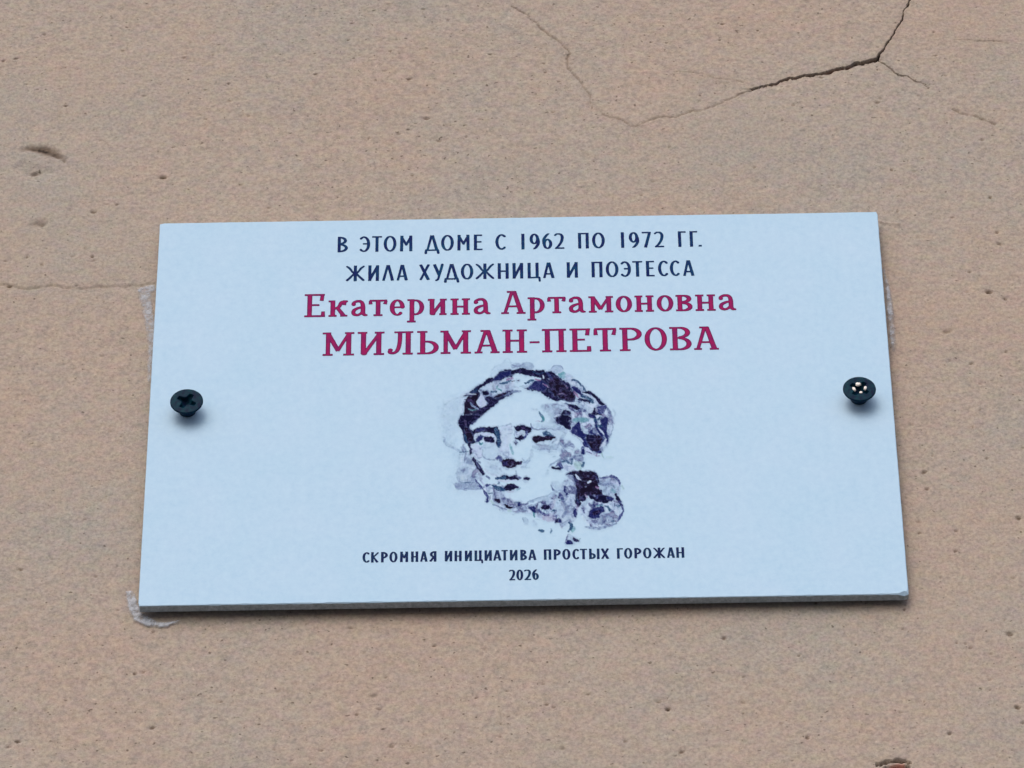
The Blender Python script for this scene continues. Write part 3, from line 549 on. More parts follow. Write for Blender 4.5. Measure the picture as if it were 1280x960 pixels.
# each row: tile, p(atch) or s(troke), colour, opacity, softness in px, points (x, y[, width]) in that tile's units
PR = [
# washes
('O','p','G',.30,8,[(60,230),(130,200),(150,330),(110,420),(180,560),(240,650),(150,650),(90,620),(130,520),(60,400),(40,280)]),
('O','s','G',.45,2,[(60,240,6),(100,215,6),(150,200,8)]),
('D','p','S',.38,2,[(270,790),(400,760),(540,830),(560,960),(260,960)]),
('D','p','G',.5,2,[(330,540),(440,560),(520,740),(420,760),(340,680)]),
('D','s','G',.6,1.5,[(60,330,30),(80,400,40),(150,450,50),(330,540,20)]),
('D','p','S',.55,1.5,[(400,650),(500,620),(520,760),(430,740)]),
('G','p','S',.5,1.2,[(230,170),(420,150),(560,170),(620,240),(600,268),(400,270),(250,262)]),
('G','p','P',.22,1,[(200,170),(300,180),(330,240),(240,240)]),
('G','p','Q',.7,1,[(270,20),(380,10),(420,130),(360,160),(270,140)]),
('G','p','S',.55,1,[(440,80),(520,60),(580,180),(480,200),(400,160)]),
('G','s','C',.75,.7,[(310,155,6),(400,165,16),(500,150,8)]),
('A','p','G',.25,3,[(300,440),(640,250),(700,130),(900,20),(960,60),(960,150),(700,260),(420,430)]),
('O','s','G',.35,1.6,[(290,90,6),(300,60,8),(340,40,8),(370,12,5),(390,40,8)]),
('B','p','S',.42,1.2,[(0,60),(120,50),(240,30),(310,60),(320,130),(240,150),(150,110),(0,130)]),
('B','s','P',.5,.8,[(0,75,10),(100,95,14),(170,60,10)]),
('B','p','G',.8,.8,[(580,130),(640,85),(730,90),(770,130),(760,180),(680,210),(600,180)]),
('B','s','S',.6,.6,[(590,130,10),(640,85,12),(730,92,12),(770,135,10)]),
('B','p','T',.6,1,[(700,210),(790,180),(820,250),(760,290),(710,260)]),
('B','p','Q',.8,1.5,[(820,200),(960,290),(960,420),(880,400),(800,300)]),
# broken grey washes under the hair
('C','p','S',0.25,3,[(60,300),(200,370),(340,500),(480,600),(570,690),(660,830),(640,960),(0,960),(0,560),(110,560)]),
('F','p','S',0.25,3,[(60,20),(740,0),(770,150),(720,420),(600,560),(420,560),(330,440),(300,330),(170,250),(100,120)]),
('F','p','G',0.42,3,[(0,330),(140,380),(330,560),(380,700),(200,790),(60,760),(0,700)]),
('I','p','S',0.30,3,[(60,120),(200,60),(240,420),(200,640),(120,690),(0,700),(0,300)]),
('I','p','S',0.24,3,[(240,440),(430,380),(740,380),(810,500),(790,640),(640,740),(440,750),(330,640)]),
('I','p','S',0.27,2.5,[(540,90),(700,60),(790,140),(800,260),(740,330),(600,310),(540,200)]),
('H','p','S',0.27,3,[(0,360),(160,390),(300,460),(520,500),(760,400),(900,330),(940,560),(880,720),(700,700),(500,620),(260,600),(60,560)]),
('G','p','S',0.27,2.5,[(640,240),(760,190),(960,230),(960,560),(840,520),(720,430)]),
('D','p','G',0.24,4,[(330,430),(430,460),(520,600),(660,860),(700,960),(300,960),(260,760)]),
('B','p','S',0.30,3,[(450,690),(640,650),(860,660),(960,720),(960,960),(620,960),(560,860)]),
('A','p','S',0.24,2.5,[(300,560),(600,330),(960,260),(960,480),(700,560),(520,720),(330,700)]),
('E','p','G',0.36,3,[(560,130),(960,100),(960,520),(640,520),(560,430),(700,390),(900,330),(720,230)]),
('D','p','G',0.30,3,[(620,420),(840,430),(960,560),(940,900),(760,860),(660,700)]),
# marbled ink swirls
('C','m','S',.80,3,[(60,300),(200,370),(340,500),(480,600),(570,690),(650,830),(640,960),(0,960),(0,580),(110,570)]),
('F','m','S',.80,3,[(60,20),(740,0),(750,150),(710,420),(600,540),(420,540),(330,440),(300,330),(170,250),(100,120)]),
('F','m','S',.50,4,[(0,350),(140,380),(300,560),(360,700),(200,780),(60,760),(0,700)]),
('I','m','S',.62,3,[(60,120),(200,60),(240,420),(200,640),(120,690),(0,700),(0,300)]),
('I','m','S',.72,3,[(240,440),(430,380),(740,380),(810,500),(790,640),(640,740),(440,750),(330,640)]),
('I','m','S',.50,2.5,[(540,90),(700,60),(790,140),(800,260),(740,330),(600,310),(540,200)]),
('H','m','S',.72,3,[(0,360),(160,390),(300,460),(520,500),(760,400),(900,330),(940,560),(880,720),(700,700),(500,620),(260,600),(60,560)]),
('G','m','S',.66,2.5,[(640,240),(760,190),(960,230),(960,560),(840,520),(720,430)]),
('D','m','S',.42,4,[(330,430),(430,460),(520,600),(600,860),(600,960),(330,960),(290,760)]),
('B','m','S',.40,4,[(500,700),(640,660),(860,660),(960,720),(960,960),(680,960),(600,860)]),
('A','m','S',.55,2.5,[(300,560),(600,330),(960,260),(960,480),(700,560),(520,720),(330,700)]),
('E','m','S',.30,4,[(560,400),(960,360),(960,520),(640,520)]),
# hair band top left
('A','p','L',.3,1.5,[(200,500),(420,430),(600,300),(700,280),(960,230),(960,470),(700,560),(560,700),(340,760),(230,820),(180,720)]),
('A','p','Q',.6,1.5,[(600,330),(900,270),(960,400),(760,460),(640,450)]),
('A','p','K',.96,.5,[(330,490),(420,420),(520,350),(600,285),(650,265),(690,285),(760,200),(830,165),(960,155),(960,240),(880,255),(780,300),(700,315),(600,350),(530,400),(460,440),(480,540),(420,620),(340,600),(350,540),(230,545),(270,520)]),
('A','p','N',.95,.7,[(700,290),(760,215),(840,180),(960,175),(960,225),(870,240),(770,290)]),
('A','p','C',.6,.8,[(330,490),(420,430),(450,450),(400,500)]),
('A','p','M',.95,.6,[(280,590),(350,530),(460,500),(440,600),(420,640),(480,700),(590,690),(640,560),(560,560),(600,580),(760,600),(720,660),(640,720),(560,780),(480,850),(400,910),(330,960),(160,960),(180,880),(230,830),(250,740),(240,660)]),
('A','p','K',.85,.6,[(560,570),(700,560),(860,500),(960,460),(960,520),(860,560),(760,610),(700,680),(560,770),(440,880),(340,960),(180,960),(260,850),(420,790),(480,720),(580,690),(600,640)]),
('A','p','L',.95,.5,[(420,625),(480,560),(500,515),(540,560),(570,640),(560,690),(490,718),(450,680)]),
('A','s','S',.95,.5,[(340,640,26),(370,690,30),(450,730,26)]),
('A','s','T',.7,.6,[(310,740,24),(370,755,26),(430,740,14)]),
('A','s','P',.7,.5,[(340,550,18),(390,520,14)]),
('A','s','L',.9,.5,[(250,520,20),(320,510,22),(420,515,14)]),
('A','s','G',.9,.6,[(235,670,18),(225,740,22),(230,800,14)]),
('A','p','K',1,.5,[(520,480),(560,465),(600,480),(605,510),(560,530),(525,515)]),
('A','s','C',.9,.6,[(660,475,14),(720,480,22)]),('A','s','T',.9,.6,[(740,390,18),(745,430,20),(800,460,26)]),
('A','s','C',.8,.7,[(780,350,16),(860,340,22),(940,310,20)]),('A','s','R',.7,.7,[(880,300,30),(960,270,36)]),
('A','s','M',.85,.8,[(700,560,14),(770,530,36),(860,510,22)]),
('A','s','S',.8,.8,[(850,545,20),(930,500,40)]),
('D','p','T',.3,1,[(350,90),(400,90),(400,130),(350,130)]),
# top band right
('B','p','K',.96,.5,[(0,175),(100,140),(160,120),(200,150),(300,160),(380,160),(460,160),(520,180),(600,180),(660,230),(740,290),(820,350),(880,420),(940,500),(950,580),(890,630),(760,600),(680,620),(560,570),(460,510),(400,470),(300,455),(190,430),(300,400),(340,320),(430,310),(440,270),(280,240),(150,205),(60,195),(0,220)]),
('B','p','M',.9,1,[(560,300),(660,260),(760,340),(900,480),(930,560),(880,620),(740,570),(600,500),(560,400)]),
('B','p','N',.8,.8,[(330,330),(460,320),(520,400),(470,460),(340,440),(250,425)]),
('B','s','B',.7,.6,[(520,180,20),(560,230,44),(600,280,20)]),('B','s','C',.7,.6,[(320,180,20),(400,210,24),(480,180,16)]),
('B','s','L',.95,.5,[(465,235,18),(475,270,22)]),('B','s','R',.9,.6,[(350,285,20),(400,300,24),(430,310,12)]),
('B','s','R',.8,.6,[(460,355,12),(500,380,22),(550,410,14)]),('B','s','P',.8,.6,[(540,280,18),(560,295,22)]),
('B','s','R',.5,.6,[(690,520,12),(760,500,24),(800,520,12)]),('B','s','B',.5,.7,[(560,480,14),(620,500,18),(600,540,14)]),
('B','s','R',.7,.6,[(790,370,14),(830,420,20)]),
('B','s','C',.9,.5,[(200,355,16),(250,330,26),(320,300,20)]),('B','s','G',.9,.7,[(120,400,22),(220,390,34),(300,350,16)]),
('B','s','K',.9,.5,[(85,305,16),(105,305,16)]),('B','s','M',.6,.6,[(0,320,16),(35,318,14)]),
('B','s','S',.8,.7,[(0,480,40),(70,470,34),(130,470,20)]),('B','s','Q',.8,.7,[(0,400,30),(90,420,30)]),
('B','s','K',.9,.5,[(775,330,26),(830,355,30),(860,400,26),(860,440,22)]),
('B','p','L',.3,.8,[(880,380),(940,330),(960,400),(950,470),(900,440)]),('B','p','N',1,.5,[(905,400),(950,420),(960,470),(920,450)]),
# forehead shading
('B','s','G',.45,1.5,[(450,700,40),(580,760,90),(640,700,60)]),('B','p','G',.5,1.6,[(520,720),(680,700),(720,760),(640,840),(560,830)]),
('B','s','C',.85,.8,[(400,775,10),(440,830,22),(465,870,34)]),('B','s','T',.9,.8,[(455,850,30),(470,900,40),(440,925,14)]),('B','s','R',.4,.8,[(350,915,8),(420,920,12)]),
('B','s','G',.5,1,[(300,730,20),(370,745,26)]),('B','s','S',.35,1.2,[(720,750,26),(700,690,20),(800,690,20)]),
('B','p','K',.95,.6,[(655,880),(740,800),(790,755),(850,775),(870,830),(890,880),(850,960),(700,960)]),
('B','s','L',.9,.6,[(640,850,22),(700,830,36),(740,840,24)]),('B','s','P',.5,.6,[(780,830,20),(790,870,20)]),
('B','s','C',.9,.6,[(830,660,22),(880,690,34),(960,720,60)]),('B','s','L',.7,.8,[(900,780,30),(960,830,44)]),
# right hair, swirls
('C','p','L',.3,2,[(60,300),(180,340),(330,500),(480,600),(570,690),(640,830),(640,960),(0,960),(0,620),(110,600)]),
('C','s','C',.9,.5,[(60,300,10),(130,310,14),(190,360,14),(240,430,18),(290,490,24),(340,495,22)]),
('C','s','K',.95,.5,[(225,485,20),(320,495,30),(400,540,30),(450,600,38),(500,650,34),(560,690,18)]),
('C','s','N',.98,.5,[(70,420,30),(110,430,56),(160,480,46),(210,530,30)]),('C','s','R',.8,.6,[(90,480,22),(130,530,36),(160,560,18)]),
('C','s','K',.9,.5,[(150,595,20),(220,600,24),(290,615,34),(350,620,50)]),('C','s','C',.95,.6,[(210,535,22),(280,560,34),(340,590,50),(370,630,30)]),
('C','s','Q',.9,.6,[(240,505,16),(320,540,26),(400,600,34),(440,660,20)]),
('C','p','G',.6,1,[(60,640),(170,600),(260,660),(380,740),(370,780),(260,760),(150,690)]),
('C','s','K',.95,.5,[(20,680,26),(80,700,50),(140,720,40),(180,750,24)]),('C','s','S',.9,.7,[(130,780,26),(200,750,50),(260,770,40)]),
('C','s','K',.95,.5,[(320,820,22),(400,810,34),(490,805,26)]),('C','s','K',.95,.5,[(400,730,18),(390,780,30),(380,820,30),(350,850,26),(410,880,40),(430,960,46)]),
('C','p','B',.95,.8,[(450,700),(560,690),(570,740),(520,800),(460,790)]),('C','p','P',.6,.8,[(490,710),(560,720),(530,780),(490,770)]),
('C','s','S',.6,1.2,[(590,720,30),(630,800,34),(650,880,26),(650,960,22)]),('C','s','G',.5,1.4,[(680,740,20),(710,820,30),(650,860,20)]),
('C','p','T',.5,1.4,[(130,870),(240,850),(310,880),(300,930),(180,930)]),('C','p','W',.8,1,[(320,880),(400,890),(410,960),(330,960)]),
('C','s','C',.9,.6,[(430,960,24),(450,900,28),(490,860,26)]),('C','p','K',.95,.6,[(510,870),(570,860),(600,920),(600,960),(510,960),(490,900)]),
('C','s','K',.9,.6,[(0,780,34),(25,800,30)]),('C','s','K',.9,.6,[(0,860,36),(30,900,40),(20,950,50)]),('C','s','M',.8,.6,[(130,955,20),(165,940,20)]),
# F: side hair
('F','p','L',.3,2,[(150,0),(740,0),(780,150),(760,300),(650,470),(500,600),(330,560),(340,380),(150,250),(100,100)]),
('F','p','T',.55,1.4,[(190,50),(330,20),(430,40),(420,90),(280,100),(200,90)]),
('F','s','G',.8,1,[(330,150,30),(350,200,44),(400,240,26)]),
('F','p','K',.96,.6,[(0,0),(120,0),(170,40),(130,80),(150,140),(160,200),(110,190),(60,150),(0,115)]),
('F','p','N',.96,.6,[(175,180),(240,130),(290,95),(300,190),(350,250),(420,290),(430,240),(480,210),(500,260),(560,280),(600,290),(640,310),(660,360),(600,440),(590,500),(610,545),(550,540),(480,520),(430,470),(370,460),(330,400),(360,380),(300,320),(230,280),(180,250)]),
('F','p','M',.92,.9,[(440,300),(560,290),(640,320),(600,430),(580,520),(500,510),(440,430),(410,370)]),
('F','s','P',.6,.6,[(210,200,18),(240,230,26),(220,270,14)]),
('F','p','K',.85,.8,[(400,300),(480,290),(520,330),(460,380),(400,360)]),
('F','s','N',.95,.5,[(450,0,30),(510,20,34),(540,90,26),(550,180,26),(600,240,28),(640,300,30)]),
('F','s','C',.9,.6,[(520,60,30),(580,50,20),(600,20,16)]),
('F','p','N',.93,.7,[(630,50),(700,20),(720,70),(700,140),(690,200),(710,260),(730,340),(710,400),(690,340),(640,230),(590,160),(620,120)]),
('F','s','C',.8,.6,[(560,150,24),(620,150,34)]),('F','s','L',.9,.6,[(590,190,22),(630,240,24),(660,290,14)]),
('F','s','S',.7,.8,[(740,20,22),(780,90,14),(790,180,12),(760,300,10)]),
('F','s','L',.9,.7,[(690,350,26),(660,410,34),(620,460,24)]),('F','s','S',.8,.7,[(710,400,24),(690,440,24)]),
('F','p','B',.8,.8,[(320,480),(360,470),(370,560),(320,570)]),('F','p','N',.95,.6,[(330,500),(365,500),(365,560),(325,560)]),
('F','s','L',1,.6,[(390,480,26),(430,530,34),(500,575,26),(540,590,10)]),('F','s','P',.8,.5,[(380,545,12),(420,540,14),(480,570,12)]),
('F','s','R',.6,.6,[(560,560,20),(540,600,16),(600,600,10)]),
('F','s','E',.8,1,[(620,560,14),(660,640,16)]),('F','s','E',.4,1.5,[(700,620,16),(800,620,12)]),
('F','s','S',.45,1,[(250,300,12),(300,360,14),(340,400,12)]),
# ear / cheek
('F','s','S',.65,1.2,[(0,410,30),(60,450,44),(140,420,60),(200,460,44)]),('F','s','G',.7,1.2,[(0,180,60),(80,230,60),(40,300,60)]),
('F','s','S',.85,1,[(130,700,30),(170,640,50),(230,600,40),(320,590,30)]),('F','s','C',.7,.8,[(20,690,20),(100,680,30),(170,720,30),(180,650,26)]),
('F','p','P',.5,1,[(200,620),(330,590),(360,650),(320,690),(230,660)]),
('F','p','E',.7,.8,[(200,700),(300,680),(340,720),(320,800),(240,790)]),('F','s','C',.8,.7,[(350,700,26),(345,760,34)]),
('F','p','L',.7,.8,[(60,730),(200,760),(220,810),(140,840),(60,800)]),('F','s','B',.9,.6,[(0,740,40),(30,770,30)]),
# brow, eyes left
('D','p','K',.97,.5,[(290,60),(330,0),(600,0),(540,50),(480,90),(445,130),(440,170),(480,215),(520,235),(505,300),(510,350),(530,400),(440,410),(380,400),(355,330),(350,260),(310,170),(280,110)]),
('D','p','M',.9,.8,[(380,180),(430,200),(470,260),(490,340),(460,390),(400,380),(390,280)]),('D','s','C',.8,.8,[(375,290,20),(380,350,36),(410,400,20)]),
('D','s','R',.3,.8,[(380,80,40),(385,130,40)]),
('D','p','K',.96,.5,[(480,240),(540,200),(640,165),(700,175),(780,170),(860,165),(880,210),(900,290),(915,380),(910,450),(860,450),(850,370),(840,300),(780,260),(700,240),(620,240),(540,262)]),
('D','p','N',.8,.6,[(560,210),(640,185),(660,210),(600,235)]),('D','s','C',.9,.8,[(885,400,30),(885,450,48)]),('D','p','R',.25,.8,[(820,200),(870,230),(890,300),(850,280)]),
('D','p','L',.7,.8,[(510,280),(560,262),(680,250),(790,275),(830,320),(830,440),(800,400),(670,400),(600,300),(530,350)]),
('D','p','N',.97,.5,[(540,370),(560,320),(610,295),(645,310),(620,360),(580,385),(550,395)]),('D','s','T',.9,.6,[(590,400,26),(610,425,34),(640,400,16)]),
('D','p','K',.98,.5,[(670,325),(720,315),(800,330),(805,400),(740,390),(690,380),(665,350)]),('D','s','C',.7,.6,[(610,290,14),(680,320,10)]),
('D','s','G',.7,1,[(620,470,20),(720,480,30),(820,430,20)]),('D','s','S',.55,.9,[(640,500,12),(640,600,20),(720,650,20),(820,660,16)]),
('D','s','G',.6,1.2,[(900,500,50),(880,600,60)]),('D','s','K',.9,.6,[(440,410,24),(450,480,16),(465,530,26),(455,570,24)]),
('D','p','L',.8,1,[(470,430),(600,440),(630,520),(620,640),(540,640),(490,540)]),
('D','s','K',.92,.6,[(495,630,22),(515,670,40),(560,740,46),(600,800,50),(650,870,34)]),('D','s','P',.8,.6,[(545,700,20),(580,760,22),(600,790,16)]),
('D','s','S',.8,.8,[(560,680,30),(600,700,22)]),('D','s','S',.45,1,[(400,640,70),(440,700,70)]),
('D','s','C',.7,.7,[(420,530,10),(350,540,16),(290,540,8)]),
('D','s','P',.7,.8,[(860,640,50),(900,610,40),(930,660,40)]),('D','s','G',.6,1,[(760,760,40),(850,790,60),(720,700,30)]),
('D','s','Q',.8,1,[(680,800,30),(740,860,30),(840,890,24)]),
# nose bridge
('E','p','L',.5,1.5,[(60,190),(230,150),(240,300),(190,500),(260,640),(120,620),(60,520),(70,400)]),('E','s','G',.8,1,[(30,160,16),(120,150,22),(210,120,26),(240,160,14)]),
('E','s','C',.95,.6,[(0,200,50),(20,280,60),(40,340,50),(45,430,50)]),
('E','p','K',.97,.5,[(290,160),(340,145),(420,145),(500,170),(525,200),(500,240),(450,255),(430,215),(370,215),(330,235),(300,210)]),('E','s','R',.4,.6,[(380,175,14),(430,190,18)]),
('E','p','Q',.9,.8,[(290,230),(350,230),(420,230),(440,290),(330,310),(290,290)]),('E','s','B',.9,.6,[(460,240,30),(450,290,26),(410,340,24)]),
('E','p','K',.97,.5,[(285,320),(330,320),(380,290),(410,330),(390,355),(340,358),(300,340)]),('E','s','P',.9,.6,[(290,350,14),(295,400,24),(320,400,14)]),('E','s','K',.8,.6,[(285,400,14),(300,412,20)]),
('E','s','S',.6,.8,[(270,210,8),(280,310,8)]),
('E','s','P',.6,.8,[(520,120,14),(540,180,24),(620,205,18),(700,195,16),(960,200,16)]),('E','s','G',.55,1.4,[(700,170,40),(860,180,60),(960,200,60)]),
('E','p','M',.97,.5,[(540,340),(580,310),(660,300),(720,310),(800,290),(850,300),(880,325),(820,355),(760,365),(680,375),(620,395),(580,385)]),
('E','p','C',.85,.9,[(700,240),(760,235),(850,300),(730,290),(700,265)]),
('E','s','G',.5,1.8,[(560,460,50),(640,470,50),(760,470,60),(880,460,60),(960,420,50)]),('E','s','S',.4,1,[(620,500,12),(760,500,16),(900,500,14)]),
('E','s','G',.5,1.5,[(540,520,50),(520,620,50),(470,690,60)]),('E','s','T',.55,1.2,[(210,430,20),(235,510,36),(250,570,24)]),
('E','p','M',.96,.6,[(80,690),(130,650),(250,645),(310,690),(380,680),(385,705),(320,735),(240,775),(160,775),(100,745)]),('E','p','N',.7,.8,[(100,700),(170,680),(160,740),(110,740)]),('E','s','P',.5,.7,[(210,700,16),(250,735,24),(210,750,16)]),
('E','s','B',.7,.7,[(20,640,30),(50,610,34),(70,670,40)]),('E','s','S',.45,1,[(120,630,10),(200,620,14),(240,640,16)]),
('E','s','G',.6,1.2,[(400,640,20),(440,740,50),(380,770,30),(500,770,14)]),
('E','s','S',.4,1.2,[(60,790,30),(80,830,26)]),('E','s','S',.5,1,[(300,820,14),(310,880,20)]),
('E','s','K',.95,.6,[(850,770,24),(900,790,24),(960,790,30)]),('E','s','P',.85,.8,[(890,760,20),(940,710,44),(960,690,50)]),('E','s','S',.55,1.2,[(800,760,14),(820,730,16),(960,650,30)]),
('E','s','G',.7,1,[(860,610,14),(890,612,20)]),('E','s','G',.4,1.5,[(780,820,30),(760,870,40)]),
# mouth
('H','p','K',.96,.5,[(0,85),(60,75),(120,45),(180,70),(240,75),(290,50),(330,80),(340,110),(280,115),(180,112),(100,105),(20,100)]),('H','s','P',.6,.8,[(300,60,24),(350,90,36),(380,80,10)]),
('H','s','K',.95,.6,[(420,100,14),(455,98,30),(500,100,12)]),('H','s','G',.6,1,[(390,120,12),(430,150,22),(480,150,14)]),
('H','s','L',.8,1,[(40,130,30),(140,140,34),(300,120,18)]),
('H','p','K',.97,.5,[(125,255),(170,195),(230,182),(300,205),(330,230),(290,250),(220,265),(150,280)]),('H','s','T',.4,1,[(310,270,14),(360,240,14)]),('H','s','R',.35,1,[(180,300,20),(260,295,16)]),
('H','s','B',.8,.8,[(0,220,20),(40,240,40),(100,265,34)]),('H','s','C',.6,.8,[(30,180,20),(50,160,14)]),
('G','s','B',.85,.7,[(660,230,20),(700,205,32),(760,195,20)]),('G','s','C',.9,.6,[(780,200,14),(850,230,44),(920,255,40),(960,270,26)]),('G','s','C',.9,.6,[(840,95,16),(900,90,30),(960,80,56)]),
('G','s','S',.7,.8,[(700,60,30),(740,100,30)]),('G','s','S',.6,.8,[(870,140,16),(890,180,16)]),
('G','s','B',.85,.6,[(530,110,8),(570,170,12),(630,240,20),(680,320,22),(710,370,26),(710,430,30)]),('G','s','N',.9,.6,[(715,380,16),(705,440,26)]),
('G','s','L',.8,.8,[(600,90,50),(640,170,26),(700,260,40)]),('G','s','S',.7,.8,[(720,320,18),(770,320,26),(830,300,14)]),('G','s','C',.6,.6,[(730,328,14),(790,320,12)]),
('G','p','P',.42,1,[(830,300),(960,340),(960,500),(860,470),(780,400)]),('G','s','K',.95,.6,[(835,420,16),(880,440,44)]),('G','s','E',.8,1,[(770,440,30),(800,480,34)]),('G','s','S',.85,.8,[(790,490,14),(860,510,20),(920,550,24),(960,560,16)]),
('G','s','P',.7,.6,[(730,400,16),(760,360,12),(740,440,12)]),
# chin line
('H','p','L',.3,1.5,[(0,320),(200,320),(240,400),(480,480),(650,560),(900,560),(900,700),(640,700),(480,620),(260,600),(0,520)]),
('H','s','M',.85,.7,[(0,420,36),(50,440,36)]),('H','s','P',.65,.8,[(90,400,26),(160,400,26),(230,440,24),(250,490,20)]),('H','p','P',.35,1,[(90,420),(230,420),(250,500),(150,490)]),
('H','s','M',.97,.5,[(135,490,18),(170,520,34),(235,540,26)]),('H','s','S',.8,.8,[(20,500,20),(80,540,24),(160,560,14)]),('H','s','E',.6,1,[(170,580,20),(230,590,30)]),('H','s','G',.7,.8,[(250,640,14),(300,620,16),(340,590,14),(440,570,14)]),
('H','s','N',.95,.6,[(350,460,26),(350,500,34)]),('H','s','P',.8,.7,[(370,490,24),(430,490,30),(480,470,26)]),('H','s','C',.5,.8,[(280,460,14),(340,450,16)]),('H','s','S',.6,1,[(320,540,20),(390,570,26),(330,590,20)]),
('H','s','N',.93,.7,[(500,540,26),(545,545,50),(575,590,40)]),('H','s','P',.7,.6,[(540,530,14),(560,560,16)]),('H','s','T',.9,.5,[(560,615,26),(575,670,26)]),
('H','s','S',.6,.8,[(480,450,14),(560,420,20),(660,380,20),(760,370,16),(800,330,12)]),('H','p','G',.6,1.2,[(500,430),(640,390),(780,330),(860,300),(900,330),(780,430),(620,440),(520,460)]),
('H','p','K',.97,.5,[(680,540),(710,505),(780,500),(800,530),(790,560),(740,560),(690,560)]),('H','s','B',.9,.6,[(650,570,24),(680,610,34),(720,640,30),(780,650,18)]),('H','s','P',.6,.8,[(600,570,26),(650,570,26)]),('H','s','W',1,.5,[(700,580,24),(740,590,34),(770,625,22)]),
('H','s','C',.85,.6,[(830,590,18),(880,585,26)]),('H','s','B',.85,.7,[(850,665,16),(900,665,20),(890,760,20)]),('H','p','R',.3,1.2,[(690,650),(860,640),(880,740),(720,730)]),('H','s','K',.95,.5,[(900,740,20),(950,720,50)]),
('H','p','G',.65,1.2,[(390,700),(450,680),(490,720),(480,790),(430,780)]),('H','s','G',.4,1.5,[(560,740,40),(590,780,50)]),('H','s','C',.8,.6,[(655,870,14),(700,885,22)]),('H','s','C',.6,.7,[(825,850,16),(830,880,28),(820,920,14)]),
('H','s','S',.7,.8,[(830,200,20),(860,270,30),(920,300,26)]),('H','p','G',.5,1.5,[(820,150),(960,160),(960,420),(860,380),(880,260)]),('H','s','K',.8,.6,[(960,340,30),(950,380,26)]),('H','s','R',.3,1.5,[(880,430,40),(840,530,50)]),
# pony tail
('I','p','Q',.6,2,[(20,150),(200,100),(240,440),(200,640),(120,680),(0,700),(0,250)]),
('I','p','G',.6,1.6,[(540,100),(760,120),(800,240),(760,320),(600,300),(540,200)]),('I','p','L',.3,1.6,[(240,440),(430,380),(740,380),(810,500),(780,640),(600,740),(440,740),(330,620)]),
('I','p','K',.98,.5,[(80,35),(130,10),(190,0),(430,0),(480,20),(520,80),(520,140),(470,190),(500,230),(550,250),(570,300),(640,320),(700,350),(705,380),(620,400),(540,400),(470,385),(400,350),(350,290),(340,330),(350,370),(280,390),(270,440),(235,455),(205,380),(220,260),(200,130),(170,40)]),
('I','p','M',.85,1,[(220,150),(330,60),(480,110),(520,240),(550,300),(420,300),(300,320),(240,360),(230,240)]),
('I','p','M',.9,1,[(170,0),(430,0),(470,100),(300,110),(250,60)]),
('I','s','L',.95,.5,[(210,40,26),(240,80,34),(275,105,16)]),('I','s','L',1,.4,[(375,140,28),(400,128,34)]),('I','s','R',.9,.5,[(480,200,22),(510,215,20)]),('I','s','R',.8,.5,[(335,305,14),(365,340,18)]),
('I','s','P',.95,.5,[(450,310,24),(465,320,36)]),('I','s','B',.8,.5,[(500,310,16),(490,340,14)]),('I','s','P',.5,.5,[(340,200,24),(350,195,20)]),('I','s','B',.6,.6,[(470,60,12),(500,100,20)]),
('I','s','N',.9,.5,[(640,350,20),(690,365,30)]),('I','s','C',.5,.7,[(225,370,26),(250,410,24)]),
('I','s','P',.85,.6,[(530,80,16),(600,85,26),(690,60,30),(760,90,34),(800,160,24)]),('I','s','B',.8,.5,[(530,75,10),(600,78,12),(690,52,14),(760,90,14),(795,150,14)]),
('I','s','S',.85,.8,[(520,160,30),(600,170,40),(680,160,30),(730,210,24)]),('I','s','L',.8,.8,[(660,130,26),(740,140,40),(780,180,20)]),('I','s','T',.5,1,[(700,250,50),(720,260,50)]),('I','s','E',.6,1.2,[(830,190,30),(840,220,30)]),
('I','s','K',.95,.6,[(745,300,20),(770,350,44),(800,400,26),(830,470,14)]),('I','s','B',.9,.6,[(800,400,18),(835,470,22),(835,540,20),(800,600,18),(770,660,10)]),
('I','s','C',.85,.6,[(735,440,20),(770,460,34),(790,450,14)]),('I','s','C',.85,.6,[(600,455,14),(640,470,22),(665,510,16)]),
('I','p','N',.96,.5,[(395,560),(405,520),(440,490),(450,430),(465,440),(470,480),(530,465),(580,470),(585,520),(540,560),(500,580),(540,600),(500,615),(430,615),(385,600)]),('I','p','M',.7,.7,[(440,530),(500,510),(540,530),(490,570),(440,570)]),
('I','s','T',.6,.8,[(490,450,18),(560,440,22)]),('I','p','S',.5,1.2,[(470,620),(600,580),(720,560),(700,640),(600,700),(500,690)]),('I','s','P',.7,.7,[(420,650,16),(470,670,34),(500,640,20)]),
('I','s','S',.75,.9,[(340,735,20),(440,745,34),(540,750,34),(640,715,24),(760,690,14)]),('I','s','S',.8,.7,[(650,640,14),(660,670,24),(730,650,24),(700,670,30)]),('I','s','C',.7,.5,[(690,660,16),(720,655,22)]),
('I','s','G',.8,1,[(360,410,40),(300,440,30)]),('I','s','R',.4,1.2,[(230,460,30),(220,510,24)]),
('I','p','P',.75,.8,[(90,190),(200,200),(220,290),(160,300),(100,280),(70,230)]),('I','s','N',.9,.6,[(60,200,26),(70,260,22),(90,300,20)]),('I','s','L',.7,.8,[(120,210,26),(140,240,30)]),
('I','s','B',.75,.8,[(0,300,40),(30,340,50),(50,400,30)]),('I','s','C',.7,.7,[(0,380,20),(40,360,20)]),('I','s','P',.6,.8,[(130,60,50),(200,110,50)]),
('I','s','N',.9,.6,[(200,510,24),(205,550,40),(200,590,24)]),('I','s','S',.6,.8,[(150,570,20),(170,600,30)]),('I','s','S',.7,1,[(100,330,30),(60,400,30),(90,500,30),(40,600,30)]),('I','s','N',.9,.6,[(0,640,26),(8,660,24)]),('I','s','S',.6,.8,[(10,690,24),(60,670,20),(130,640,20)]),
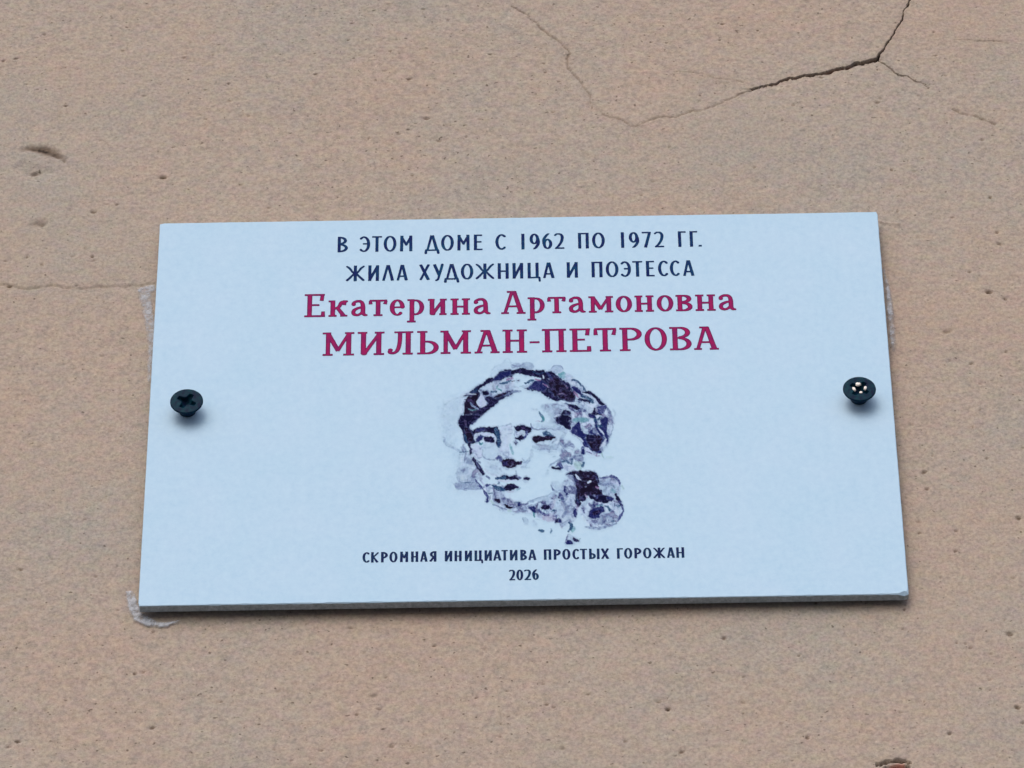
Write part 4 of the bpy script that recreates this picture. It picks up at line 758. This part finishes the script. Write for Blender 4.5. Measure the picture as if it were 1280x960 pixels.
('I','s','C',.9,.7,[(120,680,16),(145,700,36),(150,740,26),(125,790,24)]),('I','s','T',.6,.9,[(180,750,60),(170,780,50)]),('I','p','G',.6,1.2,[(110,830),(180,860),(240,900),(200,930),(90,930)]),
('I','s','P',.85,.7,[(105,840,16),(90,880,24),(85,930,36)]),('I','p','N',.97,.5,[(100,915),(150,925),(160,960),(90,960)]),('I','s','K',.85,.6,[(180,890,20),(215,908,32),(245,920,14)]),('I','s','E',.6,1,[(250,900,16),(270,890,14)]),
]
def build_portrait():
    x0, x1, y0, y1, st = 546.0, 786.0, 446.0, 684.0, 0.62
    gx = np.arange(x0, x1, st); gy = np.arange(y0, y1, st); X, Y = np.meshgrid(gx, gy)
    wx = X+.9*vnoise(X/3.1, Y/3.1, 61)+.5*vnoise(X/1.4, Y/1.4, 62); wy = Y+.9*vnoise(X/3.1, Y/3.1, 63)+.5*vnoise(X/1.4, Y/1.4, 64)
    paper = np.array(lin((176, 209, 236))); C = np.tile(np.array([176., 209., 236.]), X.shape+(1,)); seen = np.zeros(X.shape)
    mx = X+5*fbm(X/9, Y/9, 510, 2); my = Y+5*fbm(X/9, Y/9, 520, 2)
    marble = (2.6*fbm(mx/5.2, my/6.2, 530, 3)).clip(-1, 1)
    MT = [-1, -.55, -.15, .15, .42, .62, .85, 1]; MC = [(190,214,238), (180,210,237), (166,196,226), (136,162,200), (88,106,154), (32,40,92), (16,16,58), (70,60,110)]
    for n, (tile, kind, col, al, soft, pts) in enumerate(PR):
        ox, oy, sc = TILES[tile]
        P = [tuple([ox+p[0]/sc, oy+p[1]/sc]+[p[2]/sc for _ in range(len(p) > 2)]) for p in pts]
        P = spline(P, 4, closed=(kind in 'pm')) if len(P) > 2 else np.array(P)
        pad = soft+3+ (P[:, 2].max() if P.shape[1] > 2 else 0)
        pad += 4
        i0 = max(0, int((P[:, 0].min()-pad-x0)/st)); i1 = int((P[:, 0].max()+pad-x0)/st)+1; j0 = max(0, int((P[:, 1].min()-pad-y0)/st)); j1 = int((P[:, 1].max()+pad-y0)/st)+1
        q = (slice(j0, j1), slice(i0, i1)); 
        if wx[q].size == 0: continue
        d = d_poly(wx[q], wy[q], P) if kind in 'pm' else d_segs(wx[q], wy[q], P)
        d = d + soft*.9*vnoise(X[q]/2.2, Y[q]/2.2, 100+n % 50)
        if col in 'KNMCB' and al > .75: d = d - .35 + 1.5*vnoise(X[q]/2.6, Y[q]/2.6, 160+n % 30) + .8*vnoise(X[q]/1.3, Y[q]/1.3, 170+n % 30)
        a = al*sstep(soft*.7, -soft*.7, d)
        if kind == 'm':
            mv = marble[q]; tone = np.stack([np.interp(mv, MT, [c[k] for c in MC]) for k in range(3)], -1)
            a = a*(.55+.6*np.abs(mv)).clip(0, 1); C[q] = C[q]*(1-a[..., None])+tone*a[..., None]; seen[q] = np.maximum(seen[q], a); continue
        if col in 'KNM' and al > .75:                   # the ink bleeds into a soft grey rim
            ha = .42*sstep(2.6, -.5, d+1.2*vnoise(X[q]/3.3, Y[q]/3.3, 180+n % 30)); C[q] = C[q]*(1-ha[..., None])+np.array(COLS['S'], float)*ha[..., None]; seen[q] = np.maximum(seen[q], ha)
        if soft >= .9: a = a*(1+.9*fbm(X[q]/3.5, Y[q]/3.5, 200+n % 40, 2)).clip(0, 1.15); a = a.clip(0, 1)
        C[q] = C[q]*(1-a[..., None])+np.array(COLS[col], float)*a[..., None]; seen[q] = np.maximum(seen[q], a)
    # ink density breaks up into small marks inside the drawing
    lum = C.mean(2); k = seen*(1-np.abs(lum-120)/120).clip(0, 1)
    C += (26*fbm(X/2.0, Y/2.0, 300, 2))[..., None]*k[..., None]*np.array([1, 1, .8])
    C += (16*fbm(X/4.0, Y/4.0, 310, 2))[..., None]*seen[..., None]*np.array([.55, .35, .9])*(lum/200)[..., None]
    def vein(sc, seed, wdt):
        a = np.abs(fbm(X/sc+.6*vnoise(X/3, Y/3, seed+9), Y/sc, seed, 2)); return sstep(wdt, wdt*.25, a)
    mid = seen*sstep(20, 90, C.mean(2))*sstep(215, 150, C.mean(2))
    soft_area = seen*sstep(.15, .5, seen)*sstep(40, 150, C.mean(2))*(1-mid)
    v1 = vein(4.5, 400, .14)*mid*.8*sstep(-.1, .25, vnoise(X/7, Y/7, 420)); C = C*(1-v1[..., None])+np.array([40., 52, 108])*v1[..., None]
    v2 = vein(5.0, 430, .16)*soft_area*.8*sstep(-.1, .3, vnoise(X/9, Y/9, 440)); C = C*(1-v2[..., None])+np.array([86., 110, 160])*v2[..., None]
    v4 = vein(3.8, 490, .12)*(mid+soft_area).clip(0, 1)*.5; C = C*(1-v4[..., None])+np.array([178., 204, 232])*v4[..., None]
    dark = seen*sstep(90, 30, C.mean(2)); v3 = vein(4.2, 460, .09)*dark*.5; C = C*(1-v3[..., None])+np.array([96., 92, 150])*v3[..., None]
    C = C.clip(2, 245)/255; Cl = np.where(C <= .04045, C/12.92, ((C+.055)/1.055)**2.4)/paper
    Xm, Zm = mm(X, Y)
    keep = seen > .02
    ny, nx = X.shape; I = np.arange(nx*ny).reshape(ny, nx)
    F = np.stack([I[:-1, :-1], I[1:, :-1], I[1:, 1:], I[:-1, 1:]], -1)
    kf = keep[:-1, :-1] | keep[1:, :-1] | keep[1:, 1:] | keep[:-1, 1:]
    F = F[kf]; used, inv = np.unique(F, return_inverse=True)
    V = np.stack([Xm.ravel()*MM, np.full(X.size, INK_Y*MM*.6), Zm.ravel()*MM], 1)[used]
    o = mesh_obj('portrait', V, inv.reshape(-1, 4), M_PORT, plaque, False, {'ink': Cl.reshape(-1, 3)[used]})
    o['label'] = 'ink portrait of a woman with wavy hair gathered at her neck'
build_portrait()

# ------------------------------------------------------------------ screws
def build_screw(px, py, arm_deg, label, pale_spots):
    HT = 4.4
    x, z = map(float, mm(px, py, -HT))
    root = empty('screw', (x*MM, 0, Z0+z*MM)); tag(root, label, 'screw', 'black countersunk screws holding the plaque')
    # head: polar grid for the top with the cross recess sunk in, then rim and cone
    na = 128; rr = list(np.linspace(0, 3.4, 36))+[3.8, 4.2, 4.42, 4.55]
    V = [(0, 0, 0)]; 
    def dep(u, v):
        a = math.radians(arm_deg); U = u*math.cos(a)+v*math.sin(a); W = -u*math.sin(a)+v*math.cos(a)
        d1 = max(abs(U)-2.85, abs(W)-(1.0-.13*abs(U))); d2 = max(abs(W)-2.85, abs(U)-(1.0-.13*abs(W))); d3 = math.hypot(U, W)-1.45
        d = min(d1, d2, d3); k = min(1, max(0, (0.06-d)/.30)); k = k*k*(3-2*k); r = math.hypot(u, v)
        return k*(2.3-.55*r)+0.10*max(0, 1-r/4.6)*0
    V = []
    for r in rr:
        for i in range(na):
            a = 2*math.pi*i/na; u, v = r*math.cos(a), r*math.sin(a); V.append((u*MM, (-HT+dep(u, v)+(.05 if r > 4.5 else .015 if r > 4.4 else 0))*MM, v*MM))
    prof = [(4.64, -HT+.16), (4.66, -HT+.42), (4.58, -HT+.62), (4.1, -HT+1.05), (3.4, -HT+1.75), (3.1, -HT+2.5), (2.7, -HT+3.3), (2.4, -HT+4.2)]
    for r, y in prof:
        for i in range(na): a = 2*math.pi*i/na; V.append((r*math.cos(a)*MM, y*MM, r*math.sin(a)*MM))
    nr = len(rr)+len(prof); F = []
    for k in range(nr-1):
        for i in range(na):
            j = (i+1) % na; F.append((k*na+i, k*na+j, (k+1)*na+j, (k+1)*na+i)[::-1])
    mesh_obj('head', V, F, M_BLACK, root, True)
    # shank with a shallow thread, running through the board into the wall
    V, F = [], []; n2 = 40; ys = np.linspace(-HT+4.2, 9.0, 90)
    for y in ys:
        for i in range(n2):
            a = 2*math.pi*i/n2; r = 2.2+.2*max(0, math.sin(2*math.pi*(y/1.8)+a))**3; V.append((r*math.cos(a)*MM, y*MM, r*math.sin(a)*MM))
    for k in range(len(ys)-1):
        for i in range(n2): j = (i+1) % n2; F.append((k*n2+i, (k+1)*n2+i, (k+1)*n2+j, k*n2+j))
    mesh_obj('shank', V, F, M_SHANK, root, True)
    for (dx, dz, sx, sz, rot) in pale_spots:                  # small off-white chips set between the recess arms
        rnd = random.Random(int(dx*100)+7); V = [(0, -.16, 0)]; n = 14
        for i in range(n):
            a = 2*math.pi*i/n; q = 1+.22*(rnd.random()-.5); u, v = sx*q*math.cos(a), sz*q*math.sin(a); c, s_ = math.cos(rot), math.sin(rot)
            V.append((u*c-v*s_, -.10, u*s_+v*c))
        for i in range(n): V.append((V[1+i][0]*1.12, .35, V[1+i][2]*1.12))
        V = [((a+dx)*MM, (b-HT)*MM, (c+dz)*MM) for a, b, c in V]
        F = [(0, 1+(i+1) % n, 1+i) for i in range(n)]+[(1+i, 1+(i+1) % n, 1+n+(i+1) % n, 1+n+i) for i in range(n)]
        mesh_obj('pale_spot', V, F, M_PALE, root, True)
    return root
build_screw(233.2, 501.0, -30, 'black cross head screw at the left edge of the plaque with a dark empty recess', [])
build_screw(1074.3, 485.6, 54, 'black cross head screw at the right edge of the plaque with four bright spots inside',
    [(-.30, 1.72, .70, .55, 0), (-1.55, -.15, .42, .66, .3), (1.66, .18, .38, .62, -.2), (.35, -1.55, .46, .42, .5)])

# ------------------------------------------------------------------ glue squeezed out behind the board
def build_glue(label, strokes, height, body, mat=None):
    xs_, zs_ = [], []; SS = []
    for st in strokes:
        P = np.array([(a, b, c/4.43) for a, b, c in wp(st)]); P = spline(P, 5) if len(P) > 2 else P; SS.append(P); xs_ += list(P[:, 0]); zs_ += list(P[:, 1])
    X, Y = np.meshgrid(np.arange(min(xs_)-3, max(xs_)+3, .16), np.arange(min(zs_)-3, max(zs_)+3, .16))
    U = X+.5*vnoise(X/1.3, Y/1.3, 71)+.25*vnoise(X/.5, Y/.5, 72); W = Y+.5*vnoise(X/1.3, Y/1.3, 73)+.25*vnoise(X/.5, Y/.5, 74)
    D = np.full(X.shape, 1e9)
    for P in SS: D = np.minimum(D, d_segs(U, W, P))
    v, f, a = [], [], []; march(X, Y, D, v, f, a, .75)
    V = np.array(v); A = np.array(a)
    wavy = .75+.5*vnoise(V[:, 0]/.9, V[:, 1]/.9, 75)
    top = WALL_Y-.12-height*np.sqrt(1-(1-A)**2)*wavy
    n = len(V); VV = np.concatenate([np.stack([V[:, 0], top, V[:, 1]], 1), np.stack([V[:, 0], np.full(n, WALL_Y+.8), V[:, 1]], 1)])*MM
    edges = {}
    for p in f:
        for i in range(len(p)):
            e = (p[i], p[(i+1) % len(p)]); edges[e] = 1
    F = [p for p in f]+[(b, a_, a_+n, b+n) for (a_, b) in edges if (b, a_) not in edges]
    o = mesh_obj('glue_smear', VV, F, mat or M_GLUE, None, True, {'body': np.concatenate([body*(.04+.80*A**1.0), np.full(n, 0.0)])})
    o.location = (0, 0, Z0); tag(o, label, 'glue'); return o
build_glue('whitish blob of glue curling round the bottom left corner of the plaque',
    [[(163,744,13),(166,756,14),(169,766,16),(175,773,15),(186,779,14),(200,782,11),(213,781,8),(224,778,4)], [(171,760,9),(172,770,9),(170,775,9)], [(218,778,2.5),(221,780,3)]], 0.8, .95)
build_glue('faint scraped glue streak on the wall beside the upper left edge of the plaque',
    [[(179,364,15),(190,361,15)], [(181,368,17),(184,384,15),(187,400,14),(190,420,14),(190,440,12),(188,462,9),(187,478,5)]], .35, .75)
build_glue('thin glassy ridge of glue along the upper right edge of the plaque',
    [[(1104,340,4),(1108,356,6),(1111,378,9),(1113,400,10),(1115,425,9),(1116,442,4)]], 1.9, .8)
